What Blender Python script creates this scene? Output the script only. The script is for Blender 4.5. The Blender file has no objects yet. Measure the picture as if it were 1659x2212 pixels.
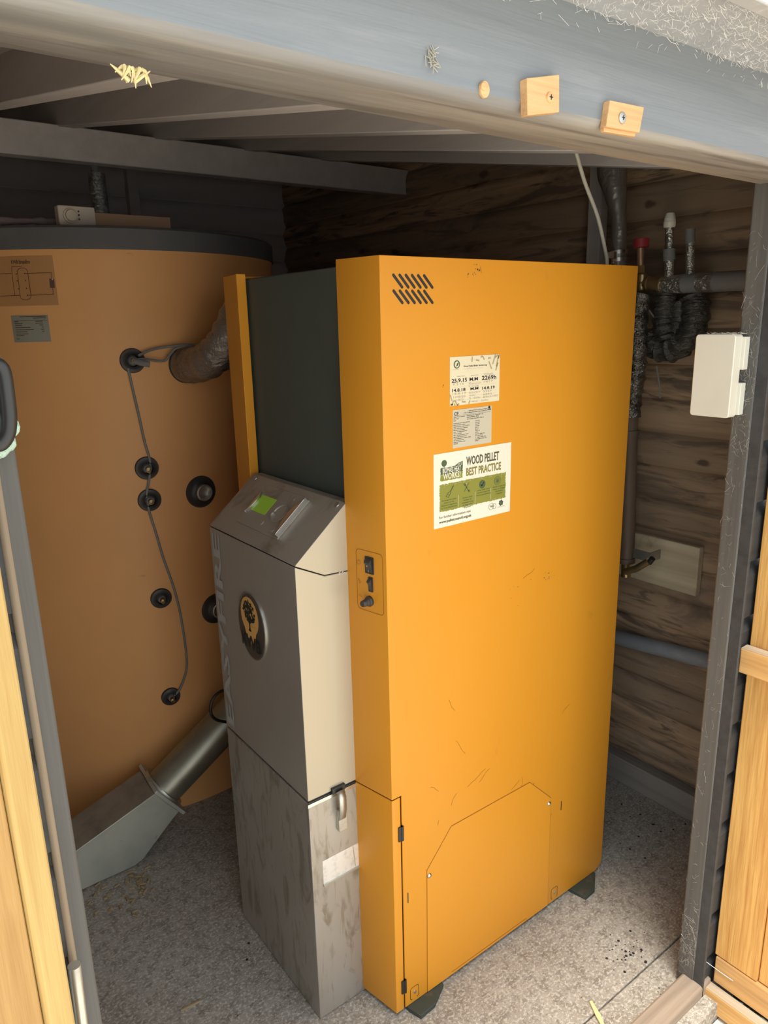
import bpy, bmesh, math, random
from math import sin, cos, pi, radians
from mathutils import Vector, Matrix

# ------------------------------------------------------------------ camera, world, exposure
SC = bpy.context.scene
COL = SC.collection
CAM_R = Vector((0.7968019908, -0.6038040364, -0.0229624279))
CAM_U = Vector((0.1705017313, 0.1882175770, 0.9672141972))
CAM_F = Vector((0.5796859038, 0.7745933316, -0.2529217236))
CAM_C = Vector((0, 0, 1.5))
FOC, CX, CY = 1576.75, 829.5, 1106.0
cd = bpy.data.cameras.new('camera')
cd.sensor_fit = 'VERTICAL'; cd.sensor_height = 36; cd.sensor_width = 27
cd.lens = 36 * FOC / 2212; cd.clip_start = .02
cam = bpy.data.objects.new('camera', cd); COL.objects.link(cam)
m = Matrix.Identity(4)
for i in range(3):
    m[i][0] = CAM_R[i]; m[i][1] = CAM_U[i]; m[i][2] = -CAM_F[i]; m[i][3] = CAM_C[i]
cam.matrix_world = m
SC.camera = cam

w = bpy.data.worlds.new('sky'); SC.world = w; w.use_nodes = True
nt = w.node_tree; nt.nodes.clear()
o_ = nt.nodes.new('ShaderNodeOutputWorld'); bg = nt.nodes.new('ShaderNodeBackground')
bg.inputs[0].default_value = (.90, .95, 1.0, 1); bg.inputs[1].default_value = 1.5
nt.links.new(bg.outputs[0], o_.inputs[0])
sl = bpy.data.lights.new('sun', 'SUN'); sl.energy = 5.5; sl.angle = radians(25); sl.color = (1, .93, .82)
so = bpy.data.objects.new('sun', sl); COL.objects.link(so); so.location = (0, -3, 6)
so.rotation_euler = Vector((.12, .16, -.97)).to_track_quat('-Z', 'Y').to_euler()

SC.view_settings.view_transform = 'Standard'; SC.view_settings.look = 'None'
SC.view_settings.gamma = 1; SC.view_settings.use_curve_mapping = False
SC.view_settings.exposure = 0.48
SC.cycles.use_denoising = True
SC.cycles.max_bounces = 10; SC.cycles.diffuse_bounces = 8; SC.cycles.glossy_bounces = 4
SC.cycles.sample_clamp_indirect = 6
random.seed(7)

# ------------------------------------------------------------------ helpers
def ray(px, py):
    return CAM_R * ((px - CX) / FOC) - CAM_U * ((py - CY) / FOC) + CAM_F
def at(px, py, ax, val):                      # point seen at a pixel, on an axis-aligned plane
    d = ray(px, py); t = (val - CAM_C[ax]) / d[ax]; return CAM_C + d * t
TC = Vector((.784, 2.592)); TR = .569
def at_tank(px, py):                          # (angle, z) on the tank's wall
    d = ray(px, py); a = d.x**2 + d.y**2; b = -(d.x * TC.x + d.y * TC.y); c = TC.length_squared - TR * TR
    t = (-b - math.sqrt(max(0, b * b - a * c))) / a; p = CAM_C + d * t
    return math.atan2(p.y - TC.y, p.x - TC.x), p.z

def root_loc(o):
    v = Vector((0, 0, 0))
    while o: v = v + o.location; o = o.parent
    return v

class MB:
    def __init__(s): s.v = []; s.f = []; s.m = []; s.k = 0
    def add(s, vs, fs, k=None):
        b = len(s.v); s.v += [Vector(p) for p in vs]
        for f in fs: s.f.append([i + b for i in f]); s.m.append(s.k if k is None else k)
        return s
    def box(s, a, b, k=None):
        x0, y0, z0 = a; x1, y1, z1 = b
        vs = [(x0,y0,z0),(x1,y0,z0),(x1,y1,z0),(x0,y1,z0),(x0,y0,z1),(x1,y0,z1),(x1,y1,z1),(x0,y1,z1)]
        return s.add(vs, [(0,3,2,1),(4,5,6,7),(0,1,5,4),(1,2,6,5),(2,3,7,6),(3,0,4,7)], k)
    def prism(s, poly, fr, d0, d1, k=None):   # poly (u,v) in frame fr(u,v,n), from depth d0 to d1 along n (d1 > d0), poly ccw
        n = len(poly); vs = [fr(u, v, d0) for u, v in poly] + [fr(u, v, d1) for u, v in poly]
        fs = [tuple(range(n - 1, -1, -1)), tuple(range(n, 2 * n))]
        for i in range(n): j = (i + 1) % n; fs.append((i, j, n + j, n + i))
        return s.add(vs, fs, k)
    def flat(s, poly, fr, d=0, k=None):
        return s.add([fr(u, v, d) for u, v in poly], [tuple(range(len(poly)))], k)
    def tube(s, path, r, seg=12, k=None, cap=True):
        P = [Vector(p) for p in path]; n = len(P)
        R = r if isinstance(r, (list, tuple)) else [r] * n
        T = [((P[min(i + 1, n - 1)] - P[max(i - 1, 0)]).normalized()) for i in range(n)]
        up = Vector((0, 0, 1)) if abs(T[0].z) < .9 else Vector((1, 0, 0))
        a = T[0].cross(up).normalized(); vs = []
        for i in range(n):
            a = (a - T[i] * a.dot(T[i])).normalized(); b = T[i].cross(a)
            for j in range(seg):
                t = 2 * pi * j / seg; vs.append(P[i] + (a * cos(t) + b * sin(t)) * R[i])
        fs = []
        for i in range(n - 1):
            for j in range(seg):
                q = (j + 1) % seg; fs.append((i*seg+j, i*seg+q, (i+1)*seg+q, (i+1)*seg+j))
        if cap: fs += [tuple(range(seg - 1, -1, -1)), tuple(range((n-1)*seg, n*seg))]
        return s.add(vs, fs, k)
    def lathe(s, prof, o, axis, seg=28, k=None):   # prof [(r, h)] along axis from o
        ax = Vector(axis).normalized(); o = Vector(o)
        return s.tube_prof([(o + ax * h, max(r, 1e-5)) for r, h in prof], ax, seg, k)
    def tube_prof(s, pr, ax, seg, k):
        up = Vector((0, 0, 1)) if abs(ax.z) < .9 else Vector((1, 0, 0))
        a = ax.cross(up).normalized(); b = ax.cross(a); vs = []
        for p, r in pr:
            for j in range(seg):
                t = 2 * pi * j / seg; vs.append(p + (a * cos(t) + b * sin(t)) * r)
        fs = []
        for i in range(len(pr) - 1):
            for j in range(seg):
                q = (j + 1) % seg; fs.append((i*seg+j, i*seg+q, (i+1)*seg+q, (i+1)*seg+j))
        fs += [tuple(range(seg - 1, -1, -1)), tuple(range((len(pr)-1)*seg, len(pr)*seg))]
        return s.add(vs, fs, k)
    def build(s, name, mats, parent=None, bevel=0, sharp=35, label=None, seg=2, noise=None):
        me = bpy.data.meshes.new(name)
        L = root_loc(parent)
        me.from_pydata([v - L for v in s.v], [], s.f)
        mats = mats if isinstance(mats, (list, tuple)) else [mats]
        for mt in mats: me.materials.append(mt)
        for p, k in zip(me.polygons, s.m): p.material_index = k; p.use_smooth = True
        bm = bmesh.new(); bm.from_mesh(me); bmesh.ops.recalc_face_normals(bm, faces=bm.faces) if s.closed() else None
        bm.to_mesh(me); bm.free()
        me.set_sharp_from_angle(angle=radians(sharp))
        o = bpy.data.objects.new(name, me); COL.objects.link(o)
        if parent: o.parent = parent
        if bevel:
            b = o.modifiers.new('bevel', 'BEVEL'); b.width = bevel; b.segments = seg; b.limit_method = 'ANGLE'; b.angle_limit = radians(40)
        if label: o['label'] = label
        return o
    def closed(s): return len(s.f) > 1

def tag(o, label, cat, group=None, kind=None):
    o['label'] = label; o['category'] = cat
    if group: o['group'] = group
    if kind: o['kind'] = kind
    return o
def thing(name, label, cat, loc, group=None):
    o = bpy.data.objects.new(name, None); COL.objects.link(o); o.location = loc; o.empty_display_size = .05
    return tag(o, label, cat, group)
def struct(o): o['kind'] = 'structure'; return o

def frame(o, u, v):
    o = Vector(o); u = Vector(u).normalized(); v = Vector(v).normalized(); n = u.cross(v)
    return lambda a, b, c=0: o + u * a + v * b + n * c
def cyl_frame(c, R, th0=0):                   # u = angle * R, v = z
    return lambda a, b, d=0: Vector((c[0] + (R + d) * cos(th0 + a / R), c[1] + (R + d) * sin(th0 + a / R), b))

_tc = {}
def text2d(t, bold=0, res=2):
    key = (t, bold)
    if key in _tc: return _tc[key]
    cu = bpy.data.curves.new('t', 'FONT'); cu.body = t; cu.resolution_u = res; cu.offset = bold; cu.size = 1
    ob = bpy.data.objects.new('t', cu); COL.objects.link(ob)
    dg = bpy.context.evaluated_depsgraph_get(); me = bpy.data.meshes.new_from_object(ob.evaluated_get(dg))
    vs = [(v.co.x, v.co.y) for v in me.vertices]; fs = [tuple(p.vertices) for p in me.polygons]
    bpy.data.objects.remove(ob); bpy.data.curves.remove(cu); bpy.data.meshes.remove(me)
    _tc[key] = (vs, fs); return vs, fs
def put_text(mb, t, fr, u, v, h, w=None, d=.0006, bold=0, k=None, rot=0, align='l'):   # h = cap height, w = total width
    vs, fs = text2d(t, bold)
    if not vs: return
    x0 = min(p[0] for p in vs); x1 = max(p[0] for p in vs); s = h / .70; sx = (w / (x1 - x0)) if w else s
    W = (x1 - x0) * sx; off = {'l': 0, 'c': -W / 2, 'r': -W}[align]
    out = []
    for a, b in vs:
        p, q = (a - x0) * sx + off, b * s
        out.append(fr(u + p * cos(rot) - q * sin(rot), v + p * sin(rot) + q * cos(rot), d))
    mb.add(out, fs, k)
def rect(u0, v0, u1, v1): return [(u0, v0), (u1, v0), (u1, v1), (u0, v1)]
def rrect(u0, v0, u1, v1, r, n=5):
    P = []
    for cx, cy, a in ((u1-r, v0+r, -pi/2), (u1-r, v1-r, 0), (u0+r, v1-r, pi/2), (u0+r, v0+r, pi)):
        for i in range(n + 1): t = a + pi / 2 * i / n; P.append((cx + r * cos(t), cy + r * sin(t)))
    return P
def ell(cx, cy, a, b, n=32, t0=0): return [(cx + a * cos(t0 + 2*pi*i/n), cy + b * sin(t0 + 2*pi*i/n)) for i in range(n)]
def line2(mb, pts, fr, wd, d, k=None, close=False):
    P = [Vector(p) for p in pts]; n = len(P)
    for i in range(n if close else n - 1):
        a, b = P[i], P[(i + 1) % n]; t = (b - a)
        if t.length < 1e-9: continue
        t.normalize(); q = Vector((-t.y, t.x)) * wd / 2; e = t * wd * .25
        mb.flat([a - e - q, b + e - q, b + e + q, a - e + q], fr, d, k)
def spline(P, n=8):
    P = [Vector(p) for p in P]; out = []
    for i in range(len(P) - 1):
        p0 = P[max(i-1, 0)]; p1 = P[i]; p2 = P[i+1]; p3 = P[min(i+2, len(P)-1)]
        for j in range(n):
            t = j / n
            out.append(.5 * ((2*p1) + (p2-p0)*t + (2*p0-5*p1+4*p2-p3)*t*t + (-p0+3*p1-3*p2+p3)*t**3))
    return out + [P[-1]]

# ------------------------------------------------------------------ materials
def M(name, col, rough=.5, metal=0, layers=(), bump=(), spec=.5, emit=None, coat=0, rvar=None):
    """layers: (scale, stretch, colour, lo, hi, amount[, detail]); bump: (scale, stretch, strength, dist)"""
    mt = bpy.data.materials.new(name); mt.use_nodes = True; t = mt.node_tree; N = t.nodes; Lk = t.links
    b = N['Principled BSDF']; b.inputs['Roughness'].default_value = rough; b.inputs['Metallic'].default_value = metal
    b.inputs['Specular IOR Level'].default_value = spec; b.inputs['Coat Weight'].default_value = coat
    tc = N.new('ShaderNodeTexCoord')
    def noise(scale, st, det=5, dist=0):
        mp = N.new('ShaderNodeMapping'); mp.inputs['Scale'].default_value = st; Lk.new(tc.outputs['Object'], mp.inputs[0])
        n = N.new('ShaderNodeTexNoise'); n.inputs['Scale'].default_value = scale; n.inputs['Detail'].default_value = det
        n.inputs['Distortion'].default_value = dist; n.inputs['Roughness'].default_value = .6
        Lk.new(mp.outputs[0], n.inputs['Vector']); return n.outputs[0]
    cur = None
    c0 = N.new('ShaderNodeRGB'); c0.outputs[0].default_value = (*col, 1); cur = c0.outputs[0]
    for L in layers:
        sc, st, c2, lo, hi, am = L[:6]; dist = L[6] if len(L) > 6 else 0
        f = noise(sc, st, dist=dist)
        mr = N.new('ShaderNodeMapRange'); mr.inputs['From Min'].default_value = lo; mr.inputs['From Max'].default_value = hi
        mr.inputs['To Max'].default_value = am; Lk.new(f, mr.inputs[0])
        mx = N.new('ShaderNodeMix'); mx.data_type = 'RGBA'; Lk.new(mr.outputs[0], mx.inputs[0]); Lk.new(cur, mx.inputs[6])
        mx.inputs[7].default_value = (*c2, 1); cur = mx.outputs[2]
    Lk.new(cur, b.inputs['Base Color'])
    if rvar:
        f = noise(rvar[0], rvar[1]); mr = N.new('ShaderNodeMapRange'); mr.inputs['From Min'].default_value = .3; mr.inputs['From Max'].default_value = .7
        mr.inputs['To Min'].default_value = rvar[2]; mr.inputs['To Max'].default_value = rvar[3]; Lk.new(f, mr.inputs[0]); Lk.new(mr.outputs[0], b.inputs['Roughness'])
    nrm = None
    for sc, st, strg, dist in bump:
        bp = N.new('ShaderNodeBump'); bp.inputs['Strength'].default_value = strg; bp.inputs['Distance'].default_value = dist
        Lk.new(noise(sc, st, 4, .4), bp.inputs['Height'])
        if nrm: Lk.new(nrm, bp.inputs['Normal'])
        nrm = bp.outputs[0]
    if nrm: Lk.new(nrm, b.inputs['Normal'])
    if emit: b.inputs['Emission Color'].default_value = (*emit[0], 1); b.inputs['Emission Strength'].default_value = emit[1]
    mt['b'] = 1
    return mt
def plank_tint(mt, axis, pitch, off, c2, amount, knots=None):
    """per-plank tone and knots, mixed over the base colour"""
    t = mt.node_tree; N = t.nodes; Lk = t.links; b = N['Principled BSDF']
    src = b.inputs['Base Color'].links[0].from_socket
    tc = N.new('ShaderNodeTexCoord'); sx = N.new('ShaderNodeSeparateXYZ'); Lk.new(tc.outputs['Object'], sx.inputs[0])
    a = N.new('ShaderNodeMath'); a.operation = 'SUBTRACT'; Lk.new(sx.outputs[axis], a.inputs[0]); a.inputs[1].default_value = off
    d = N.new('ShaderNodeMath'); d.operation = 'DIVIDE'; Lk.new(a.outputs[0], d.inputs[0]); d.inputs[1].default_value = pitch
    f = N.new('ShaderNodeMath'); f.operation = 'FLOOR'; Lk.new(d.outputs[0], f.inputs[0])
    wn = N.new('ShaderNodeTexWhiteNoise'); wn.noise_dimensions = '1D'; Lk.new(f.outputs[0], wn.inputs['W'])
    mu = N.new('ShaderNodeMath'); mu.operation = 'MULTIPLY'; Lk.new(wn.outputs['Value'], mu.inputs[0]); mu.inputs[1].default_value = amount
    mx = N.new('ShaderNodeMix'); mx.data_type = 'RGBA'; Lk.new(mu.outputs[0], mx.inputs[0]); Lk.new(src, mx.inputs[6]); mx.inputs[7].default_value = (*c2, 1)
    cur = mx.outputs[2]
    if knots:
        sc, st, kc, rad = knots
        mp = N.new('ShaderNodeMapping'); mp.inputs['Scale'].default_value = st; Lk.new(tc.outputs['Object'], mp.inputs[0])
        nz = N.new('ShaderNodeTexNoise'); nz.inputs['Scale'].default_value = 30; Lk.new(tc.outputs['Object'], nz.inputs['Vector'])
        vo = N.new('ShaderNodeTexVoronoi'); vo.inputs['Scale'].default_value = sc; Lk.new(mp.outputs[0], vo.inputs['Vector'])
        ad = N.new('ShaderNodeMath'); ad.operation = 'MULTIPLY_ADD'; Lk.new(nz.outputs[0], ad.inputs[0]); ad.inputs[1].default_value = .12; Lk.new(vo.outputs['Distance'], ad.inputs[2])
        mr = N.new('ShaderNodeMapRange'); mr.inputs['From Min'].default_value = rad + .06; mr.inputs['From Max'].default_value = rad + .10
        mr.inputs['To Min'].default_value = .8; mr.inputs['To Max'].default_value = 0; Lk.new(ad.outputs[0], mr.inputs[0])
        m2 = N.new('ShaderNodeMix'); m2.data_type = 'RGBA'; Lk.new(mr.outputs[0], m2.inputs[0]); Lk.new(cur, m2.inputs[6]); m2.inputs[7].default_value = (*kc, 1); cur = m2.outputs[2]
    Lk.new(cur, b.inputs['Base Color']); return mt

A1 = (1, 1, 1)
ORANGE = M('orange_paint', (.68, .29, .022), .42, layers=[(2.2, (1, 1, 1.6), (.70, .27, .014), .45, .75, .5), (9, (1.5, 1, .8), (.40, .17, .03), .69, .80, .45), (150, A1, (.3, .13, .02), .76, .82, .5)], bump=[(220, A1, .05, .001)], spec=.4)
ORANGE_LINE = M('orange_seam', (.30, .11, .008), .6)
TANK = M('tank_jacket', (.74, .38, .14), .5, layers=[(2, A1, (.64, .32, .13), .4, .75, .6), (7, (1, 1, 4), (.10, .06, .03), .70, .82, .7)], bump=[(90, A1, .05, .001)], spec=.3)
TANK_RIM = M('black_jacket_rim', (.10, .10, .10), .7, layers=[(14, A1, (.14, .13, .12), .5, .8, .6)])
DARK = M('dark_sheet_metal', (.07, .085, .075), .5, layers=[(3, (1, 1, .6), (.12, .135, .12), .5, .8, .6)], spec=.35)
STEEL = M('stainless_front', (.46, .43, .38), .42, .55, layers=[(4, (1, 1, .8), (.34, .31, .26), .45, .75, .6), (13, (1.6, 1.6, .5), (.24, .20, .14), .53, .66, .7, 1.4), (30, (2.2, 2.2, .35), (.27, .23, .17), .58, .66, .6, .6)], bump=[(300, (1, 1, .04), .04, .001)])
STEELU = M('stainless_upper_cover', (.46, .43, .38), .42, .55, layers=[(4, (1, 1, .8), (.36, .33, .28), .45, .75, .6), (30, (2.2, 2.2, .35), (.30, .27, .22), .68, .76, .5, .6)], bump=[(300, (1, 1, .04), .04, .001)])
CREAM = M('satin_cover_metal', (.50, .44, .32), .40, .3, layers=[(5, A1, (.47, .43, .34), .5, .8, .5), (45, (1, 1, 1.5), (.30, .26, .2), .72, .8, .5)], bump=[(300, (1, 1, .05), .03, .001)])
HOOD = M('dusty_hood_metal', (.40, .36, .30), .5, .35, layers=[(9, A1, (.20, .17, .13), .52, .68, .75, .6), (60, A1, (.5, .47, .4), .66, .78, .4)])
GREYTXT = M('grey_print', (.40, .41, .40), .5, 0)
BLACK = M('black_plastic', (.02, .02, .02), .4)
RUBBER = M('dark_rosette_plastic', (.035, .032, .03), .45, layers=[(20, A1, (.09, .08, .07), .5, .8, .6)])
WHITEP = M('white_marking', (.7, .7, .68), .5)
CHROME = M('bright_metal', (.72, .72, .70), .25, 1, layers=[(40, A1, (.5, .5, .48), .5, .7, .5)])
ZINC = M('zinc_steel', (.55, .55, .50), .35, .9, layers=[(30, A1, (.38, .37, .33), .45, .7, .7)], rvar=(30, A1, .25, .55))
GALV = M('galvanised_duct', (.50, .51, .43), .45, .3, layers=[(6, A1, (.30, .32, .27), .4, .7, .7), (40, A1, (.2, .19, .15), .68, .78, .6)])
DUCT_TOP = M('dark_duct_top', (.32, .28, .22), .8, .1, layers=[(12, A1, (.15, .13, .1), .45, .7, .7)])  # upward faces of the duct box: darker, browner base than its sides
BRASS = M('brass', (.45, .33, .16), .4, .85, layers=[(40, A1, (.25, .18, .1), .5, .7, .6)])
COPPER = M('copper_pipe', (.45, .28, .17), .45, .7, layers=[(20, (1, 1, .3), (.25, .16, .1), .45, .7, .7)])
BROWNPIPE = M('brown_insulated_pipe', (.16, .11, .075), .6, layers=[(10, (1, 1, .3), (.08, .06, .045), .4, .7, .7)])
FOIL = M('crinkled_foil', (.62, .62, .58), .3, .95, layers=[(18, A1, (.25, .25, .23), .5, .7, .6)], bump=[(60, (1, 1, 2.5), .9, .01), (25, A1, .7, .015)])
FILM = M('dark_stretch_film', (.075, .07, .06), .28, .35, layers=[(16, (1, 1, 3), (.18, .17, .15), .55, .75, .6)], bump=[(22, (1, 1, 4), 1, .02), (60, (2, 1, 3), .6, .008)], spec=.8)
GREYFOAM = M('grey_pipe_lagging', (.17, .17, .165), .75, layers=[(15, A1, (.25, .25, .24), .5, .8, .5)])
GREYPIPE = M('grey_conduit_pipe', (.23, .25, .27), .6, layers=[(14, (1, .6, 1), (.42, .43, .42), .45, .75, .7)])
RED = M('red_cap_plastic', (.35, .03, .035), .45)
WHITEPL = M('aged_white_plastic', (.66, .65, .56), .4, layers=[(8, A1, (.58, .56, .46), .5, .8, .5), (120, A1, (.2, .17, .12), .73, .78, .7)])
CABLE = M('grey_cable_sheath', (.19, .19, .17), .6)
CABLEW = M('cream_cable_sheath', (.48, .46, .38), .5)
PAPER = M('cream_paper', (.74, .66, .46), .7, layers=[(20, A1, (.66, .58, .4), .5, .8, .5)])
PAPERG = M('grey_label_paper', (.56, .51, .38), .55, layers=[(14, A1, (.44, .40, .3), .55, .8, .5)])
PAPERW = M('white_poster_paper', (.80, .76, .62), .5, layers=[(9, (1, 1, 1), (.70, .65, .52), .58, .75, .6)])
INK = M('black_ink', (.012, .012, .015), .6)
INKG = M('faint_pencil', (.42, .37, .26), .7)
GREEND = M('dark_green_print', (.07, .11, .05), .6)
GREENO = M('olive_print', (.24, .24, .035), .6)
OLIVE = M('olive_lettering', (.22, .19, .03), .6)
DKOLV = M('dark_olive_lettering', (.09, .085, .04), .6)
GREENTXT = M('green_small_print', (.11, .14, .05), .6)
PELLET = M('pellet_print', (.42, .34, .18), .7)
TAGM = M('silver_tag', (.30, .30, .24), .5, .2, layers=[(8, A1, (.22, .24, .19), .4, .7, .6)])
DECAL = M('faded_diagram_sheet', (.47, .24, .09), .5, layers=[(6, A1, (.42, .20, .07), .4, .7, .5)])
DLINE = M('brown_diagram_line', (.11, .05, .03), .6)
SCREEN = M('green_display', (.20, .36, .03), .3, emit=((.25, .45, .03), .12))
LOGO_O = M('logo_orange', (.75, .42, .12), .5)
LOGO_D = M('logo_plaque', (.085, .07, .055), .4, .2)
LOGO_B = M('logo_black', (.012, .02, .018), .5)
CARD = M('tan_board', (.42, .27, .17), .8)
THERMO = M('beige_thermostat', (.50, .44, .35), .6, layers=[(30, A1, (.38, .33, .26), .5, .8, .5)])
GREENP = M('green_painted_iron', (.04, .055, .045), .6, layers=[(30, A1, (.15, .10, .07), .55, .75, .6)])
FOAMM = M('mint_foam', (.45, .62, .5), .9, bump=[(80, A1, 1, .01)])
STRAW = M('straw_wood', (.72, .60, .30), .8)
PELL = M('pellet_wood', (.36, .27, .15), .9)
WEB = M('cobweb', (.85, .85, .83), .9)
def wood(name, base, dark, axis, scale=26, rough=.65, stain=None, fine=.6, spec=.3):
    st = [3.0, 3.0, 3.0]; st[axis] = .12
    ly = [(scale, tuple(st), dark, .42, .68, fine, .3), (scale * .35, tuple(st), dark, .5, .75, .6, 1.0)]
    if stain: ly += stain
    return M(name, base, rough, 0, ly, [(scale * 1.4, tuple(st), .35, .003)], spec)
PINEZ = wood('fresh_pine_upright', (.68, .39, .12), (.47, .21, .05), 2, 42, fine=.75)
PINEZ2 = wood('pale_pine_edge', (.70, .47, .17), (.58, .34, .10), 2, 42)
plank_tint(PINEZ, 0, 5, 0, (.7, .4, .14), 0, knots=(1.6, (1, 1.3, .8), (.32, .09, .02), .05))
PINEL = wood('left_leaf_pine_dimmed', (.40, .24, .085), (.29, .145, .045), 2, 42, fine=.75)  # same pine as the right leaf, colour darkened to offset stronger sky light
PINEL2 = wood('left_leaf_edge_dimmed', (.46, .32, .12), (.38, .235, .075), 2, 42)  # edge pine, colour darkened likewise against the sky light on this leaf
PINEY = wood('pine_ledge', (.64, .38, .14), (.42, .21, .07), 1, 36)
PINEWORN = wood('worn_sill_wood', (.33, .27, .21), (.17, .13, .095), 0, 18)
PINEWORNY = wood('weathered_ledge_top', (.46, .38, .28), (.28, .2, .13), 1, 18)
BLOCKW = wood('bare_block_pine', (.72, .45, .22), (.5, .27, .11), 0, 30)
BEAMW = wood('grey_stained_beam', (.215, .235, .25), (.17, .19, .205), 0, 14, .45, [(9, (.4, 3, 3), (.30, .31, .32), .55, .75, .6), (160, A1, (.5, .5, .48), .745, .78, .7)], spec=.5)
BEAMU = wood('worn_beam_underside', (.26, .25, .235), (.15, .145, .14), 0, 10, .6, [(6, (.3, 6, 6), (.34, .315, .27), .50, .64, .7), (11, (.25, 5, 5), (.10, .09, .085), .52, .66, .6)])
POSTW = wood('grey_stained_post', (.115, .11, .10), (.07, .068, .065), 2, 14, .6, [(180, A1, (.45, .44, .4), .74, .78, .7), (6, (6, 6, .4), (.2, .18, .15), .6, .75, .5)])
CLADB = wood('black_stained_cladding', (.055, .055, .055), (.03, .03, .03), 0, 14, .5, [(150, A1, (.3, .3, .3), .74, .78, .6)])
WALLR = wood('brown_inner_boards', (.52, .36, .22), (.20, .13, .08), 1, 11, .75, [(4, (1, .5, 3), (.11, .08, .06), .50, .62, .85, 1.5), (12, (1, .35, 2.4), (.60, .42, .25), .58, .72, .6), (9, (1, .5, 3.5), (.09, .065, .05), .56, .64, .8, .8)])
plank_tint(WALLR, 2, .0985, .085, (.24, .18, .13), .75, knots=(3.2, (1, 1, 2), (.08, .05, .035), .05))
WALLB = wood('dusty_inner_boards', (.56, .53, .50), (.46, .43, .40), 0, 9, .85, [(4, (.4, 1, 3), (.36, .33, .31), .58, .74, .6)])
plank_tint(WALLB, 2, .12, 0, (.42, .39, .37), .6)
ROOFW = wood('dusty_roof_timber', (.50, .46, .44), (.40, .37, .35), 1, 9, .85)
SKIRT = wood('grey_floor_plate', (.30, .27, .235), (.18, .16, .14), 1, 14, .8)
PLY = wood('dirty_plywood', (.60, .52, .36), (.36, .29, .19), 1, 9, .8, [(7, A1, (.10, .08, .06), .6, .72, .7)])
# concrete
CONC = M('concrete_floor', (.37, .345, .30), .9, 0, layers=[
    (4, A1, (.27, .24, .205), .42, .66, .8), (40, (1, 1, 1), (.20, .175, .145), .47, .62, .75), (130, (1, 1.25, 1), (.60, .56, .49), .50, .62, .7),
    (190, A1, (.15, .13, .11), .56, .66, .7), (260, A1, (.66, .63, .56), .60, .68, .7), (22, A1, (.045, .04, .035), .715, .745, .9), (80, A1, (.05, .045, .04), .69, .73, .8)],
    bump=[(30, (1, 1.4, 1), .45, .006), (150, A1, .5, .002)], spec=.2)
GROUND = M('outside_paving', (.62, .59, .52), .9, layers=[(12, A1, (.5, .48, .40), .45, .7, .7)], bump=[(60, A1, .5, .005)])
MOSS = M('moss_stone', (.22, .26, .13), .95, layers=[(60, A1, (.6, .58, .48), .5, .65, .8)], bump=[(60, A1, 1, .01)])

FX = frame((0, 0, 0), (1, 0, 0), (0, 0, 1))          # u=x v=z n=-y at y=0
def FXat(y): return frame((0, y, 0), (1, 0, 0), (0, 0, 1))
def FYat(x): return frame((x, 0, 0), (0, -1, 0), (0, 0, 1))   # u=-y v=z n=-x
FZ = frame((0, 0, 0), (1, 0, 0), (0, 1, 0))

# ------------------------------------------------------------------ the setting
XL, XR, YF, YB = -.32, 1.92, .694, 3.32
FRY = .655                                    # outer face of the front cladding
mb = MB(); mb.box((XL, .766, -.12), (XR + .1, YB + .1, 0)); mb.box((XL, .61, -.12), (XR + .1, .763, -.001))
struct(mb.build('floor', CONC, bevel=.002))
mb = MB(); mb.box((-7, -7, -.16), (8, .608, -.045)); g = mb.build('trim_1', GROUND); g.name = 'ground'; struct(g)

def boards(z0, z1, pitch, depth=.012, n=8):    # gently bellied boards: list of (offset, z)
    P = []; z = z0
    while z < z1:
        for i in range(n + 1):
            t = i / n; zz = z + t * pitch * .94
            P.append((depth * (1 - (2 * t - 1) ** 4), min(zz, z1)))
        P.append((-.004, min(z + pitch * .97, z1)))
        z += pitch
    return P
def wall_from(profile, fr, u0, u1, back):
    mb = MB(); P = profile; n = len(P)
    vs = [fr(u0, z, o) for o, z in P] + [fr(u1, z, o) for o, z in P]
    fs = [(i, i + 1, n + i + 1, n + i) for i in range(n - 1)]
    z0, z1 = P[0][1], P[-1][1]; b = len(vs)
    vs += [fr(u0, z0, -back), fr(u0, z1, -back), fr(u1, z0, -back), fr(u1, z1, -back)]
    fs += [(b, b + 1, b + 3, b + 2), tuple([b] + list(range(n)) + [b + 1]), tuple([b + 2] + list(range(n, 2 * n)) + [b + 3]), (b, 0, n, b + 2), (b + 1, n - 1, 2 * n - 1, b + 3)]
    mb.add(vs, fs); return mb
struct(wall_from(boards(.085, 2.5, .0985), frame((XR, 0, 0), (0, -1, 0), (0, 0, 1)), -(YB + .05), -YF, .05).build('wall_right', WALLR, sharp=25))
struct(wall_from(boards(0, 2.5, .12), frame((0, YB, 0), (1, 0, 0), (0, 0, 1)), XL, XR, .05).build('wall_back', WALLB, sharp=25))
struct(wall_from(boards(0, 2.5, .12), frame((XL, 0, 0), (0, 1, 0), (0, 0, 1)), YF, YB, .05).build('wall_left', WALLB, sharp=25))
mb = MB(); mb.box((XR - .045, YF, 0), (XR + .001, YB, .088)); struct(mb.build('baseboard_right', SKIRT, bevel=.004))
# front cladding: shiplap boards with a scooped top edge
def shiplap(z0, z1, pitch=.118):
    P = []; z = z0
    while z < z1:
        P += [(-.012, z), (0, z + .0015), (0, z + pitch * .74)]
        for i in range(1, 6): t = i / 5; P.append((-.012 * sin(t * pi / 2), z + pitch * (.74 + .26 * t)))
        z += pitch
    return P
for nm, u0, u1 in (('wall_front_left', XL - .1, .093), ('wall_front_right', 1.352, XR + .1)):
    struct(wall_from(shiplap(-.03, 1.72), FXat(.648), u0, u1, .03).build(nm, CLADB, sharp=30))
SLOPE = .18
def roofz(y): return 1.80 + SLOPE * (y - .7)
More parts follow.
